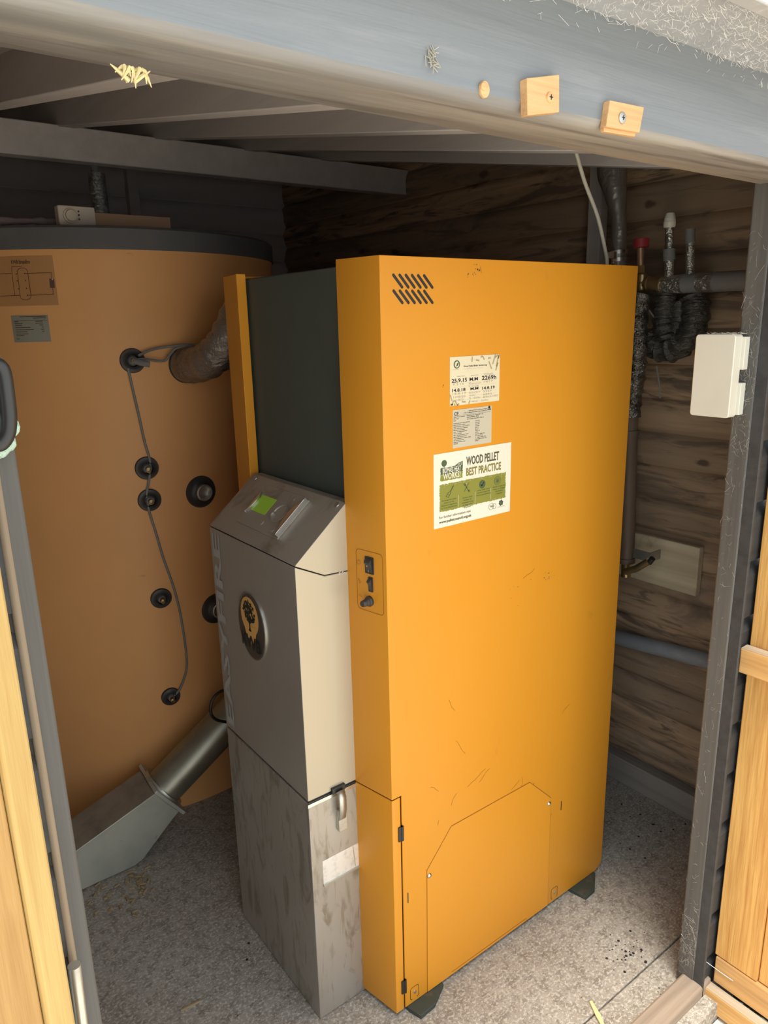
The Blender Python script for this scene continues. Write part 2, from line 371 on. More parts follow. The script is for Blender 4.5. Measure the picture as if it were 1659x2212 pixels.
# roof deck, rafters, purlin
mb = MB(); z0 = roofz(.45) + .04; z1 = roofz(YB + .1) + .04
mb.add([(XL-.1, .69, roofz(.69)+.04), (XR+.1, .69, roofz(.69)+.04), (XR+.1, YB+.1, z1), (XL-.1, YB+.1, z1),
        (XL-.1, .69, roofz(.69)+.07), (XR+.1, .69, roofz(.69)+.07), (XR+.1, YB+.1, z1+.03), (XL-.1, YB+.1, z1+.03)],
       [(0,3,2,1),(4,5,6,7),(0,1,5,4),(1,2,6,5),(2,3,7,6),(3,0,4,7)])
struct(mb.build('ceiling', ROOFW))
def rafter(x, wd=.045, ht=.09):
    mb = MB(); q = []
    for y in (.70, YB):
        z = roofz(y)
        q += [(x - wd/2, y, z - .045), (x + wd/2, y, z - .045), (x + wd/2, y, z + ht - .045), (x - wd/2, y, z + ht - .045)]
    mb.add(q, [(0,1,2,3),(7,6,5,4),(0,4,5,1),(1,5,6,2),(2,6,7,3),(3,7,4,0)])
    return mb
for i, x in enumerate((-.1, .155, .41, .67, .95, 1.25, 1.55)):
    struct(rafter(x).build('trim_%d' % (i + 2), ROOFW, bevel=.002))
mb = MB(); mb.box((XL, 2.36, roofz(2.36) - .13), (XR, 2.41, roofz(2.36) - .04)); struct(mb.build('trim_10', ROOFW, bevel=.003))
mb = MB(); mb.box((1.87, 1.42, .09), (1.905, 1.465, 2.0)); mb.box((1.15, YB-.05, .0), (1.195, YB-.005, 2.2)); struct(mb.build('trim_11', WALLB, bevel=.003))
# posts, head beam, threshold
mb = MB(); mb.box((.088, .655, 0), (.115, .702, 1.72)); struct(mb.build('trim_12', POSTW, bevel=.004))
mb = MB(); mb.box((.0925, .645, 0), (.0995, .656, 1.72)); struct(mb.build('trim_18', wood('bare_brown_strip', (.30, .235, .16), (.20, .15, .10), 2, 14), bevel=.003))
mb = MB(); mb.box((1.343, .662, -.03), (1.40, .702, 1.72)); struct(mb.build('trim_13', POSTW, bevel=.004))
mb = MB(); mb.box((1.3445, .640, -.03), (1.352, .664, 1.72)); struct(mb.build('trim_19', CLADB, bevel=.002))
# head beam: plan profile in (y,z) swept along x
BY0 = .600
mb = MB(); prof = [(YF, 1.9), (YF, 1.717), (YF - .004, 1.714), (.612, 1.7140), (.606, 1.7155), (.602, 1.719), (.600, 1.724)]
prof2 = [(.600, 1.724), (.600, 1.735), (.600, 1.832), (.600, 1.9)]
n1 = len(prof)
X0, X1 = -1.6, 3.2
mb.add([(X0, y, z) for y, z in prof] + [(X1, y, z) for y, z in prof], [(i, i+1, n1+i+1, n1+i) for i in range(n1-1)], 1)
n2 = len(prof2)
mb.add([(X0, y, z) for y, z in prof2] + [(X1, y, z) for y, z in prof2], [(i, i+1, n2+i+1, n2+i) for i in range(n2-1)], 0)
mb.add([(X0, .6, 1.9), (X0, YF, 1.9), (X1, YF, 1.9), (X1, .6, 1.9)], [(0, 1, 2, 3)], 0)
struct(mb.build('trim_14', [BEAMW, BEAMU], sharp=50))
SOFF = M('webbed_soffit_board', (.40, .42, .45), .6, layers=[(30, (.3, 1, 1), (.28, .30, .33), .45, .7, .6), (45, A1, (.75, .78, .80), .60, .74, .8, 1.5), (120, A1, (.85, .87, .88), .66, .74, .7)])
mb = MB(); mb.box((X0, .487, 1.832), (X1, .602, 1.85)); struct(mb.build('trim_15', SOFF, bevel=.002))
mb = MB(); mb.box((X0, .465, 1.822), (X1, .486, 1.93)); struct(mb.build('trim_16', M('pale_gutter_board', (.45, .47, .48), .5, layers=[(40, A1, (.7, .7, .7), .55, .75, .6)]), bevel=.002))
mb = MB(); mb.box((.10, .640, -.04), (1.385, .690, .030)); struct(mb.build('trim_17', PINEWORN, bevel=.006))

# ------------------------------------------------------------------ open door leaves
def leaf(name, label, o, d, nrm, zt, side):
    """d = direction from hinge along the leaf, nrm = inner-face normal"""
    o = Vector(o); d = Vector(d).normalized(); nrm = Vector(nrm).normalized()
    t = thing(name, label, 'door', o); W = .60
    def bx(mb, a0, a1, c0, c1, z0, z1, k=0):   # a along leaf, c along normal
        q = []
        for z in (z0, z1):
            for a, c in ((a0, c0), (a1, c0), (a1, c1), (a0, c1)): q.append(o + d * a + nrm * c + Vector((0, 0, z)))
        mb.add(q, [(0,1,2,3),(7,6,5,4),(0,4,5,1),(1,5,6,2),(2,6,7,3),(3,7,4,0)], k)
    return t, bx, W
# right leaf
RD, bx, W = leaf('door_leaf', 'open right door leaf of orange pine with cross ledges, beside the right post', (1.387, .641, 0), (0, -1, 0), (-1, 0, 0), 1.72, 1)
mb = MB(); bx(mb, 0, .094, -.040, 0, .095, 1.70); mb.build('stile', PINEZ, RD, bevel=.002)
mb = MB(); bx(mb, .506, .60, -.040, 0, .095, 1.70); mb.build('stile', PINEZ, RD, bevel=.002)
mb = MB(); bx(mb, .004, .596, -.040, .004, .025, .093); mb.build('rail', wood('stained_low_rail', (.62, .36, .14), (.22, .11, .05), 1, 12), RD, bevel=.003)
mb = MB(); bx(mb, .004, .596, -.0395, -.001, 1.60, 1.699); mb.build('rail', PINEY, RD, bevel=.003)
for a in range(5):
    mb = MB(); bx(mb, .0955 + a * .0822, .0955 + a * .0822 + .0815, -.030, -.006, .095, 1.60); mb.build('inner_board', PINEZ, RD, bevel=.002)
for zz, nm in ((.803, 'ledge'), (-.035, 'ledge')):
    mb = MB(); bx(mb, -.004, .60, .002, .027, zz, zz + .052); lo = mb.build(nm, PINEY, RD, bevel=.002)
    mb = MB(); bx(mb, -.003, .599, .003, .026, zz + .0518, zz + .0532); mb.build('weathered_top', PINEWORNY, lo)
# outer shiplap of that leaf: ends of the scooped boards show past the stile
P = shiplap(-.03, 1.70); P = [(o, z) for o, z in P]
wmb = wall_from(P, frame((1.450, 0, 0), (0, 1, 0), (0, 0, 1)), .045, .648, .018); wmb.build('outer_cladding', CLADB, RD, sharp=30)
for z in (.35, 1.35):
    mb = MB(); mb.box((1.4285, .643, z), (1.432, .6495, z + .07)); mb.tube([(1.430, .6475, z - .003), (1.430, .6475, z + .073)], .004, 10); mb.build('hinge', BLACK, RD)
# left leaf, folded further back
HL = Vector((.0815, .586, 0)); dL = Vector((-.93, -.37, 0)).normalized(); nL = Vector((.37, -.93, 0)).normalized()
LD, bx, W = leaf('door_leaf', 'open left door leaf of orange pine seen edge on beside the left post', HL, dL, nL, 1.72, -1)
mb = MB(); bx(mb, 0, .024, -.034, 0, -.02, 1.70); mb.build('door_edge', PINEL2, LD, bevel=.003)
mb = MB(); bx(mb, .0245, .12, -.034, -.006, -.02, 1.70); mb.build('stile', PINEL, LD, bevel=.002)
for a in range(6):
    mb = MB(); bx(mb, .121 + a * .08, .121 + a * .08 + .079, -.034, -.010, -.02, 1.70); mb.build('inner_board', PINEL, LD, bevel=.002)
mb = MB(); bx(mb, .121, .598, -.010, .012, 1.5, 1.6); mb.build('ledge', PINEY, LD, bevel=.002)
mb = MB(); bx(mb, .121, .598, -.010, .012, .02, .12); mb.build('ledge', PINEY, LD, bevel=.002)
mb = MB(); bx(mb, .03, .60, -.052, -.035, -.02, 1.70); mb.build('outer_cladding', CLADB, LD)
# silver hinge knuckle low on the left
p = at(168, 2150, 1, .628)
t = MB().tube([at(160, 2085, 1, .630), at(176, 2212, 1, .630), at(182, 2290, 1, .630)], .006, 14).build('gate_hinge', ZINC)
tag(t, 'grey metal hinge barrel low between left door leaf and post', 'hinge')
# black pull handle and foam
pts = [at(px, py, 1, .640) for px, py in ((-22, 792), (-4, 790), (7, 806), (14, 850), (19, 900), (16, 936), (2, 958), (-16, 960))]
t = MB().tube(spline(pts, 5), .0062, 12).build('pull_handle', BLACK); tag(t, 'glossy black rounded pull handle at the left post', 'handle')
mb = MB(); c = at(9, 952, 1, .648)
for i in range(9):
    q = c + Vector((random.uniform(-.007, .005), random.uniform(-.002, .002), random.uniform(-.022, .016)))
    mb.lathe([(.001, -.008), (.006, -.006), (.0085, 0), (.006, .006), (.001, .008)], q, (random.uniform(-1, 1), random.uniform(-1, 1), 1), 8)
tag(mb.build('foam_lump', FOAMM), 'crumbly mint coloured foam lump stuck under the black pull handle', 'foam')

# ------------------------------------------------------------------ pellet boiler
BO = thing('pellet_boiler', 'tall orange and silver pellet boiler standing in the middle of the shed', 'boiler', (1.1, 1.3, 0))
YS = 1.028; ZT = 1.607; ZS = .556; XE = 1.498
mb = MB()
P0, P1, P2, P3 = (.752, 1.130), (.772, YS), (.796, YS), (XE, YS)
def q4(a, b, z0, z1): mb.add([(*a, z0), (*b, z0), (*b, z1), (*a, z1)], [(0, 1, 2, 3)])
vs = [(.752,1.13,ZS+.002),(.772,YS,ZS+.002),(.797,YS,ZS+.002),(.797,YS,.012),(1.470,YS,.012),(1.487,YS,.018),(XE-.003,YS,.028),(XE,YS,.045),(XE,YS,ZT),(.772,YS,ZT),(.752,1.13,ZT),(XE,1.10,ZT),(XE,1.10,.045),(.772,1.13,ZT)]
mb.add(vs, [(0,1,9,10), (1,2,3,4,5,6,7,8,9), (7,12,11,8), (10,9,8,11,13)])
side = mb.build('side_panel', ORANGE, BO, sharp=20)
sm = side.modifiers.new('thick', 'SOLIDIFY'); sm.thickness = .004; sm.offset = -1
bv = side.modifiers.new('bevel', 'BEVEL'); bv.width = .0025; bv.segments = 3; bv.limit_method = 'ANGLE'; bv.angle_limit = radians(35)
# lower front corner piece
mb = MB(); vs = [(.752,1.13,.012),(.772,YS,.012),(.7935,YS,.012),(.7935,YS,ZS-.001),(.772,YS,ZS-.001),(.752,1.13,ZS-.001)]
mb.add(vs, [(0,1,4,5),(1,2,3,4)]); c = mb.build('corner_door', ORANGE, BO, sharp=20)
sm = c.modifiers.new('thick', 'SOLIDIFY'); sm.thickness = .004; sm.offset = -1
bv = c.modifiers.new('bevel', 'BEVEL'); bv.width = .0025; bv.segments = 3; bv.limit_method = 'ANGLE'; bv.angle_limit = radians(35)
for zc, h in ((.470, .017), (.075, .017)):
    mb = MB(); mb.box((.786, YS - .003, zc - h), (.7965, YS + .002, zc + h)); mb.tube([(.7955, YS - .002, zc - h), (.7955, YS - .002, zc + h)], .0035, 10); mb.build('hinge', BLACK, c)
# vents
F = FXat(YS)
for row, z in ((0, 1.5755), (1, 1.5495)):
    for i in range(6):
        u = .801 + i * .0137; mb = MB(); a = math.atan2(-.0195, .0185); L = .0269; r = .0026; pts = []
        for k2 in range(9): t = a - pi/2 + pi * k2 / 8; pts.append((u + .0185 + r * cos(t), z - .0195 + r * sin(t)))
        for k2 in range(9): t = a + pi/2 + pi * k2 / 8; pts.append((u + r * cos(t), z + r * sin(t)))
        mb.prism(pts, F, -.001, .0006); mb.build('vent_slot', BLACK, side)
# access cover
cov = [(.861, .013), (1.272, .013), (1.268, .338), (1.188, .417), (.934, .418), (.863, .341)]
mb = MB(); mb.prism([(.8598, .0125), (1.2732, .0125), (1.2692, .3386), (1.1884, .4183), (.9336, .4193), (.8617, .3414)], F, -.001, .0004)
mb.build('cover_gap', ORANGE_LINE, side)
mb = MB(); mb.prism(cov, F, -.001, .0016); cv = mb.build('access_cover', ORANGE, BO, bevel=.0008)
for u, v in ((.868, .326), (1.261, .325)):
    mb = MB(); mb.lathe([(.0001, -.001), (.0058, 0), (.0055, .0015), (.004, .003), (.0022, .0036), (.0018, .002), (.0001, .002)], F(u, v, .0016), (0, -1, 0), 16); mb.build('screw', CHROME, cv, label='bright screw')
mb = MB(); line2(mb, [(.935, .021), (1.19, .021)], F, .0014, .0020); mb.build('fold_line', ORANGE_LINE, cv)
for u, v in ((.809, .300), (1.311, .295)):
    mb = MB(); mb.prism(rect(u - .0012, v - .013, u + .0012, v + .013), F, -.001, .0005); mb.build('slit', BLACK, side)
for u, v in ((.823, .038), (1.298, .037)):
    mb = MB(); rr = rrect(u - .012, v - .016, u + .012, v + .016, .005)
    for i in range(0, len(rr)):
        if i % 8 != 7: line2(mb, [rr[i], rr[(i + 1) % len(rr)]], F, .0012, .0005)
    ko = mb.build('knockout', BLACK, side)
    MB().lathe([(.004, 0), (.0035, .002), (.001, .002)], F(u + .001, v, 0), (0, -1, 0), 12).build('screw', ZINC, side)
# scuffs and scratches on the panel
random.seed(11)
def scuff(name, mat, items):
    for (x, z, L, a, wd) in items:
        mb = MB(); pts = []; ang = a
        for k2 in range(6): pts.append((x, z)); x += cos(ang) * L / 5; z += sin(ang) * L / 5; ang += random.uniform(-.35, .35)
        line2(mb, pts, F, wd, .0005); mb.build(name, mat, side)
def zx(px, py): p = at(px, py, 1, YS); return p.x, p.z
sc = []
for px, py, L, a in ((970, 1512, .035, -1.2), (985, 1600, .05, -.9), (1010, 1700, .06, .5), (1035, 1690, .04, .6), (975, 1740, .03, 1.4), (1105, 1705, .03, .4), (1125, 1700, .03, .9), (930, 1700, .03, -.5), (945, 1783, .012, 1), (1032, 2012, .018, -1.2),
                     (1180, 1780, .03, 1.0), (1215, 1540, .03, .9), (1040, 590, .012, 2), (1130, 1250, .04, .5)):
    x, z = zx(px, py); sc.append((x, z, L, a, .0007))
scuff('scratch', ORANGE_LINE, sc)
# dirty smudges: small irregular stains
SM = M('brown_smudge', (.28, .14, .035), .7, layers=[(60, A1, (.12, .07, .03), .45, .6, .8)])
def blob_points(x, z, a, b, n=16): return [(x + a * cos(2*pi*i/n) * random.uniform(.55, 1.15), z + b * sin(2*pi*i/n) * random.uniform(.55, 1.15)) for i in range(n)]
for px, py, a, b, cnt in ((1025, 590, .010, .008, 14), (1183, 1243, .010, .008, 10), (1120, 1275, .02, .016, 6), (1135, 1700, .02, .012, 10), (958, 832, .002, .002, 2), (1330, 572, .02, .004, 8)):
    x, z = zx(px, py); mb = MB()
    for i in range(cnt):
        mb.flat(blob_points(x + random.gauss(0, a), z + random.gauss(0, b), random.uniform(.0006, .0022), random.uniform(.0006, .002), 8), F, .0004)
    mb.build('smudge', SM, side)

# control strip on the slanted narrow face
sl_d = Vector((.752 - .772, 1.130 - YS, 0)).normalized()
FS = frame((.772, YS, 0), -sl_d, (0, 0, 1))       # u grows towards the corner (negative inside), n outward
def su(y): return -(y - YS) / sl_d.y
mb = MB(); rr = rrect(su(1.104), .958, su(1.037), 1.080, .008)
line2(mb, rr, FS, .0010, .0005, close=True); mb.build('engraved_outline', ORANGE_LINE, side)
def rocker(u, v, wd, h, marks):
    mb = MB(); mb.prism(rrect(u - wd/2, v - h/2, u + wd/2, v + h/2, .0015), FS, -.001, .0018); b = mb.build('rocker_switch', BLACK, BO, bevel=.0004)
    iw = wd * .36
    mb = MB(); pr = [(-h*.40, .002), (-h*.05, .0035), (h*.20, .0085), (h*.30, .0075), (h*.40, .002)]
    vs = []; 
    for s_ in (-iw, iw * .9):
        for a, d in pr: vs.append(FS(u + s_, v + a, d))
    n = len(pr); fs = [(i, i+1, n+i+1, n+i) for i in range(n-1)] + [tuple(range(n)), tuple(range(2*n-1, n-1, -1)), (0, n, 2*n-1, n-1)]
    mb.add(vs, fs); mb.build('rocker', RUBBER, b, bevel=.0004)
    if marks:
        mb = MB(); put_text(mb, 'o', FS, u - .002, v - .001, .0036, d=.0072, bold=.01); put_text(mb, 'I', FS, u, v - .0125, .0042, d=.0040); mb.build('marking', WHITEP, b)
rocker(su(1.070), 1.0525, .022, .034, True)
rocker(su(1.068), 1.0145, .0115, .030, False)
mb = MB(); o = FS(su(1.072), .980, 0)
nS = (FS(0, 0, 1) - FS(0, 0, 0))
mb.lathe([(.0105, 0), (.0105, .004), (.0085, .006), (.008, .010), (.0070, .011), (.0065, .020), (.0055, .022), (.0001, .022)], o, nS, 24)
mb.build('reset_knob', RUBBER, BO, sharp=30)
# printed symbols
mb = MB(); u0 = su(1.098)
pts = [(u0 + .0045 * cos(t), 1.0535 + .0045 * sin(t)) for t in [radians(110 + i * 17.8) for i in range(19)]]; line2(mb, pts, FS, .0007, .0005)
line2(mb, [(u0, 1.0535), (u0, 1.059)], FS, .0007, .0005); mb.build('printed_symbol', ORANGE_LINE, side); mb = MB()
u1 = u0 + .001
line2(mb, [(u1 - .003, 1.020), (u1 + .001, 1.0175), (u1 - .001, 1.0145), (u1 - .004, 1.017), (u1 - .003, 1.020)], FS, .0007, .0005)
line2(mb, [(u1 - .002, 1.012), (u1 + .004, 1.0145)], FS, .0007, .0005); line2(mb, [(u1 - .001, 1.010), (u1 + .002, 1.0115)], FS, .0007, .0005)
mb.build('printed_symbol', ORANGE_LINE, side); mb = MB(); line2(mb, [(u1 - .004, .984), (u1 - .001, .987), (u1 + .003, .983), (u1 + .005, .984)], FS, .0007, .0005); line2(mb, [(u1 - .001, .987), (u1 - .001, .990)], FS, .0007, .0005)
mb.build('printed_symbol', ORANGE_LINE, side)

# stickers -------------------------------------------------
# service log
def quad_frame(a, b, c):                      # a = bottom-left, b = bottom-right, c = top-left: gives unit square frame
    a, b, c = Vector(a), Vector(b), Vector(c); n = (b - a).cross(c - a).normalized()
    return lambda u, v, d=0: a + (b - a) * u + (c - a) * v + n * d
S1 = lambda u, v, d=0: F(.930 + u * .131, 1.342 + v * .0905 , d)
st = MB().prism([(0, 0), (1, 0), (1, 1), (0, 1)], lambda u, v, d=0: F(.930 + u * .131, 1.342 + v * .0905, d), -.0005, .0006).build('service_log_sticker', PAPER, BO, label='cream sticker with handwritten service dates')
def tx(mb, s, u, v, h, w, k=0, bold=0, d=.0010, fr=None, H=.0905, W=.131, rot=0):
    vs, fs = text2d(s, bold); x0 = min(p[0] for p in vs); x1 = max(p[0] for p in vs)
    out = []
    for a, b in vs: out.append((fr or S1)(u + (a - x0) / (x1 - x0) * w, v + b / .70 * h + (a - x0) / (x1 - x0) * w * rot, d))
    mb.add(out, fs, k)
mb = MB()
tx(mb, 'Wood Pellet Boiler Service Log', .26, .780, .034, .47, 0, .012)
tx(mb, 'For operational advice contact us on 0845 527 6264', .26, .735, .011, .40, 1)
tx(mb, 'ECONERGY', .05, .735, .014, .13, 1)
tx(mb, 'Date of Service', .14, .592, .014, .15, 0); tx(mb, 'Engineers Name', .41, .590, .014, .15, 0)
tx(mb, 'Recent Burning Hours', .67, .600, .014, .19, 0); tx(mb, 'since last record (in kW)', .68, .575, .012, .19, 0)
tx(mb, '25.9.15', .03, .480, .075, .30, 0, .022); tx(mb, 'M.M', .38, .485, .068, .17, 0, .022); tx(mb, '2269h', .63, .480, .085, .30, 0, .022)
tx(mb, '14.8.18', .04, .285, .068, .26, 0, .018); tx(mb, 'M.M', .40, .290, .058, .16, 0, .018); tx(mb, '14.8.19', .64, .275, .062, .26, 0, .018)
for s, u, v, h, w_ in (('9.3.16', .05, .42, .04, .22), ('Kenyon', .37, .41, .04, .24), ('7817', .66, .42, .04, .20), ('S Coll', .36, .355, .035, .2), ('12.8.19', .05, .225, .04, .26), ('KOCKY', .38, .215, .04, .22), ('5367', .66, .215, .04, .18),
                     ('17/8/20', .06, .155, .045, .24), ('SW', .38, .16, .035, .12), ('6893', .66, .15, .04, .18), ('11/8/21', .09, .09, .045, .18), ('7L 1500hr', .37, .10, .04, .24), ('8463', .66, .095, .04, .16), ('11/8/22', .84, .10, .04, .14), ('98167 / 5200hr', .42, .03, .035, .36)):
    tx(mb, s, u, v, h, w_, 1)
for i in range(6): mb.flat([(.06, .455 - i * .07), (.93, .455 - i * .07), (.93, .457 - i * .07), (.06, .457 - i * .07)], S1, .0009, 1)
def pel(mb, u, v, l, a, k=2):
    for dw, kk in ((.016, k),):
        c_, s_ = cos(a), sin(a); q = [(-l, -dw), (l, -dw), (l, dw), (-l, dw)]
        mb.flat([(u + (x * c_ - y * s_) * .7, v + (x * s_ + y * c_)) for x, y in q], S1, .0010, kk)
for u, v, l, a in ((.43, .93, .055, 1.5), (.54, .90, .05, -.2), (.66, .94, .045, -1), (.78, .93, .04, .1), (.88, .9, .11, 1.2), (.95, .86, .12, 1.3), (.80, .78, .09, -1.1), (.94, .74, .09, 1.2), (.93, .96, .05, .6), (.98, .95, .05, 1.1), (.62, .97, .03, .4),
                   (.02, .17, .07, -1.2), (.05, .06, .06, 1.0), (.03, .03, .04, 0), (.12, .05, .07, -1), (.27, .06, .055, -.1), (.38, .04, .04, 1.1), (.16, .02, .03, .5), (.09, .02, .03, 2.2)): pel(mb, u, v, l, a)
mb.flat(ell(.13, .845, .060, .085), S1, .0010, 3); mb.flat(ell(.13, .845, .042, .062), S1, .0012, 4)
mb.flat([(.11, .80), (.15, .82), (.165, .89), (.13, .87)], S1, .0014, 3)
mb.build('lettering', [INK, INKG, PELLET, GREEND, PAPER], st)
# rating plate
S2 = lambda u, v, d=0: F(.937 + u * .104, 1.2605 + v * .0735, d)
st = MB().prism([(0, 0), (1, 0), (1, 1), (0, 1)], S2, -.0005, .0006).build('rating_plate', PAPERG, BO, label='small pale rating label with dense black print')
mb = MB(); T = lambda s, u, v, h, w_, bd=.012: tx(mb, s, u, v, h, w_, 0, bd, .0010, S2)
T('CE', .03, .855, .085, .11); T('Kraft und Wärme aus Biomasse GmbH', .40, .925, .026, .46); T('A-8321 St. Margarethen/Raab, Industriestraße 235', .26, .880, .026, .60)
T('KWB', .885, .885, .045, .09, .03); mb.flat(ell(.93, .965, .028, .032), S2, .0010); mb.flat(rect(.925, .93, .935, .96), S2, .0010)
mb.flat(rect(.03, .842, .97, .846), S2, .0010)
T('Type / Fuel variation', .02, .80, .026, .28); T('KWB Easyfire Type EF2 S 35', .35, .80, .026, .42); T('SN / Year', .02, .755, .026, .13); T('35/5/32790004 - 2014', .35, .755, .026, .30); T('Fuel', .02, .705, .026, .06); T('wood pellets 6mm (EN 14961-2)', .35, .71, .026, .44)
rows = ['Rated thermal output (RTO)', 'min. thermal output', 'Fuel thermal output at RTO', 'max. operating pressure', 'Betriebstemperatur', 'max. Vorlauftemperatur', 'Water content', 'Max. allowed power input', 'Electrical connection', 'Test standard / boiler class', 'CO at rated power', 'Dust at rated power', 'VKF-NR.']
vals = ['34,9 kW', '10,1 kW', '38,3 kW', '3,0 bar', '90 °C', '85 °C', '76,0 dl', '601 W', '230 VAC 50Hz 13A', 'EN 303-5 / 5', '7 - mg/m³ (10% O2)', '10,0 mg/m³ (10% O2)', '22061']
for i, (a, b) in enumerate(zip(rows, vals)):
    T(a, .02, .635 - i * .0445, .024, .0155 * len(a)); T(b, .57, .635 - i * .0445, .024, .0155 * len(b))
mb.build('lettering', INK, st)
# best-practice poster
W3, H3 = .210, .146
S3 = lambda u, v, d=0: F(.8885 + u * W3, 1.1085 + v * H3, d)
st = MB().prism([(0, 0), (1, 0), (1, 1), (0, 1)], S3, -.0005, .0006).build('poster_sticker', PAPERW, BO, label='white and olive WOOD PELLET BEST PRACTICE sticker')
mb = MB(); T = lambda s, u, v, h, w_, k=0, bd=0, d=.0014: tx(mb, s, u, v, h, w_, k, bd, d, S3)
T('WOOD PELLET', .40, .785, .115, .43, 0, .02); T('BEST PRACTICE', .40, .640, .105, .46, 1, .02)
random.seed(5)
def ragged(u0, v0, u1, v1, r, n):
    P = []
    for a, b, c_, d_ in ((u0, v0, u1, v0), (u1, v0, u1, v1), (u1, v1, u0, v1), (u0, v1, u0, v0)):
        for i in range(n): t = i / n; P.append((a + (c_ - a) * t + random.uniform(-r, r), b + (d_ - b) * t + random.uniform(-r, r)))
    return P
mb.flat(ragged(.07, .215, .93, .585, .006, 60), S3, .0009, 2)
mb.flat(ragged(.08, .63, .355, .715, .005, 14), S3, .0009, 2); mb.flat(ragged(.08, .715, .355, .805, .004, 14), S3, .0009, 3)
mb.flat([(.25, .80), (.355, .80), (.355, .86), (.345, .85), (.30, .84)], S3, .0009, 3)
T('2013', .285, .805, .035, .055, 5); T('BIOMASS HEAT', .105, .735, .065, .225, 5, .02); T('WORKS!', .11, .648, .080, .215, 5, .02)
mb.flat(ell(.125, .865, .033, .045, 14), S3, .0010, 3); mb.flat(rect(.122, .80, .128, .83), S3, .0010, 3)
for i in range(90):       # worn white flecks over the ragged band edges
    u = random.uniform(.08, .92); v = random.choice([random.gauss(.575, .012), random.gauss(.222, .006)]) if i % 3 else random.gauss(.57, .02)
    s_ = random.uniform(.002, .006); mb.flat([(u, v), (u + s_, v), (u + s_ * .8, v + s_ * 1.3), (u, v + s_)], S3, .0011, 5)
cols = [(.10, .355, ['Arrange for your', 'store to be', 'cleaned regularly', 'by a professional']), (.335, .335, ['Ensure your', 'boiler is', 'maintained by', 'an approved', 'engineer']), (.545, .395, ['Your bulk store', 'should meet the', 'latest guidelines']), (.755, .395, ['Order your fuel', 'from an ENplus', 'certified', 'supplier'])]
for u, v, Ls in cols:
    for i, s in enumerate(Ls):
        w_ = .0115 * len(s); T(s, u + .085 - w_ / 2, v - i * .034, .018, w_, 4, .01)
for u in (.30, .515, .725): mb.flat(rect(u, .24, u + .003, .40), S3, .0012, 5)
L3 = lambda pts, wd=.006, close=False, k=4: line2(mb, pts, lambda a, b, c=0: S3(a, b, c), wd, .0014, k, close)
L3([(.235, .545), (.20, .475), (.205, .47), (.24, .535), (.235, .545)]); L3([(.20, .475), (.175, .46), (.145, .415), (.175, .395), (.20, .44), (.205, .465)]); L3([(.165, .44), (.19, .425)])
L3([(.385, .52), (.43, .43)], .012); L3([(.435, .54), (.375, .43)], .008); mb.flat(ell(.380, .527, .013, .018, 12), S3, .0014, 4); mb.flat(ell(.437, .425, .013, .018, 12), S3, .0014, 4)
mb.flat(ell(.61, .480, .042, .058), S3, .0014, 3); L3([(.59, .48), (.603, .46), (.63, .505)], .008, False, 2)
for r, k_ in ((.045, 3), (.040, 2), (.030, 3), (.024, 2), (.018, 3)): mb.flat(ell(.815, .485, r, r * 1.35), S3, .0014 + (.045 - r) * .01, k_)
T('For further information visit', .06, .125, .034, .40, 0, 0); T('www.pelletcouncil.org.uk', .06, .060, .036, .41, 0, .02)
T('ENplus', .72, .125, .024, .05, 4, .01); L3(ell(.735, .132, .034, .046, 24), .003, True, 4); L3(ell(.775, .128, .026, .038, 24), .003, True, 4)
for i in range(6): t = i * pi / 3 + .3; mb.flat(ell(.87 + .020 * cos(t), .155 + .028 * sin(t), .012, .016, 10), S3, .0012, 3)
mb.flat(ell(.87, .155, .008, .011, 10), S3, .0013, 3); T('UK PELLET COUNCIL', .82, .095, .012, .10, 4)
mb.build('lettering', [DKOLV, OLIVE, GREENO, GREEND, GREENTXT, PAPERW], st)

# far side panel and dark body -----------------------------
mb = MB(); mb.prism([(.752, 1.522), (.775, 1.522), (.775, 1.59), (1.49, 1.59), (1.49, 1.63), (.772, 1.63)], lambda u, v, d=0: Vector((u, v, d)), .012, ZT)
mb.build('side_panel', ORANGE, BO, bevel=.0015)
mb = MB(); mb.box((.780, 1.06, .03), (1.485, 1.589, 1.598)); mb.build('inner_casing', DARK, BO, bevel=.003)
# front covers: silver
hood = [(.635, 1.0640), (.699, 1.0320), (.753, 1.0295), (.774, 1.0295), (.774, 1.1655), (.754, 1.1655)]
XZ = lambda u, v, d=0: Vector((u, d, v))
def xz_prism(poly, y0, y1): mb = MB(); return mb.prism(poly, XZ, y0, y1)
HD = xz_prism(hood, 1.1285, 1.507).build('control_hood', [HOOD, CREAM], BO, bevel=.0012)
for p in HD.data.polygons:
    if p.normal.y < -.9: p.material_index = 1
FC = xz_prism([(.635, .5605), (.774, .5605), (.774, 1.0275), (.753, 1.0275), (.699, 1.0300), (.635, 1.0615)], 1.1285, 1.507).build('front_cover', [STEELU, CREAM], BO, bevel=.0012)
for p in FC.data.polygons:
    if p.normal.y < -.9: p.material_index = 1
AB = xz_prism([(.635, .004), (.774, .004), (.774, .553), (.635, .553)], 1.1285, 1.507).build('ash_container', STEEL, BO, bevel=.0015)
MB().box((.640, 1.133, .550), (.77, 1.50, .565)).build('sealing_gap', BLACK, BO)
MB().box((.6335, 1.1272, .546), (.756, 1.1300, .5535)).build('rim_strip', CHROME, AB, label='bright folded rim')
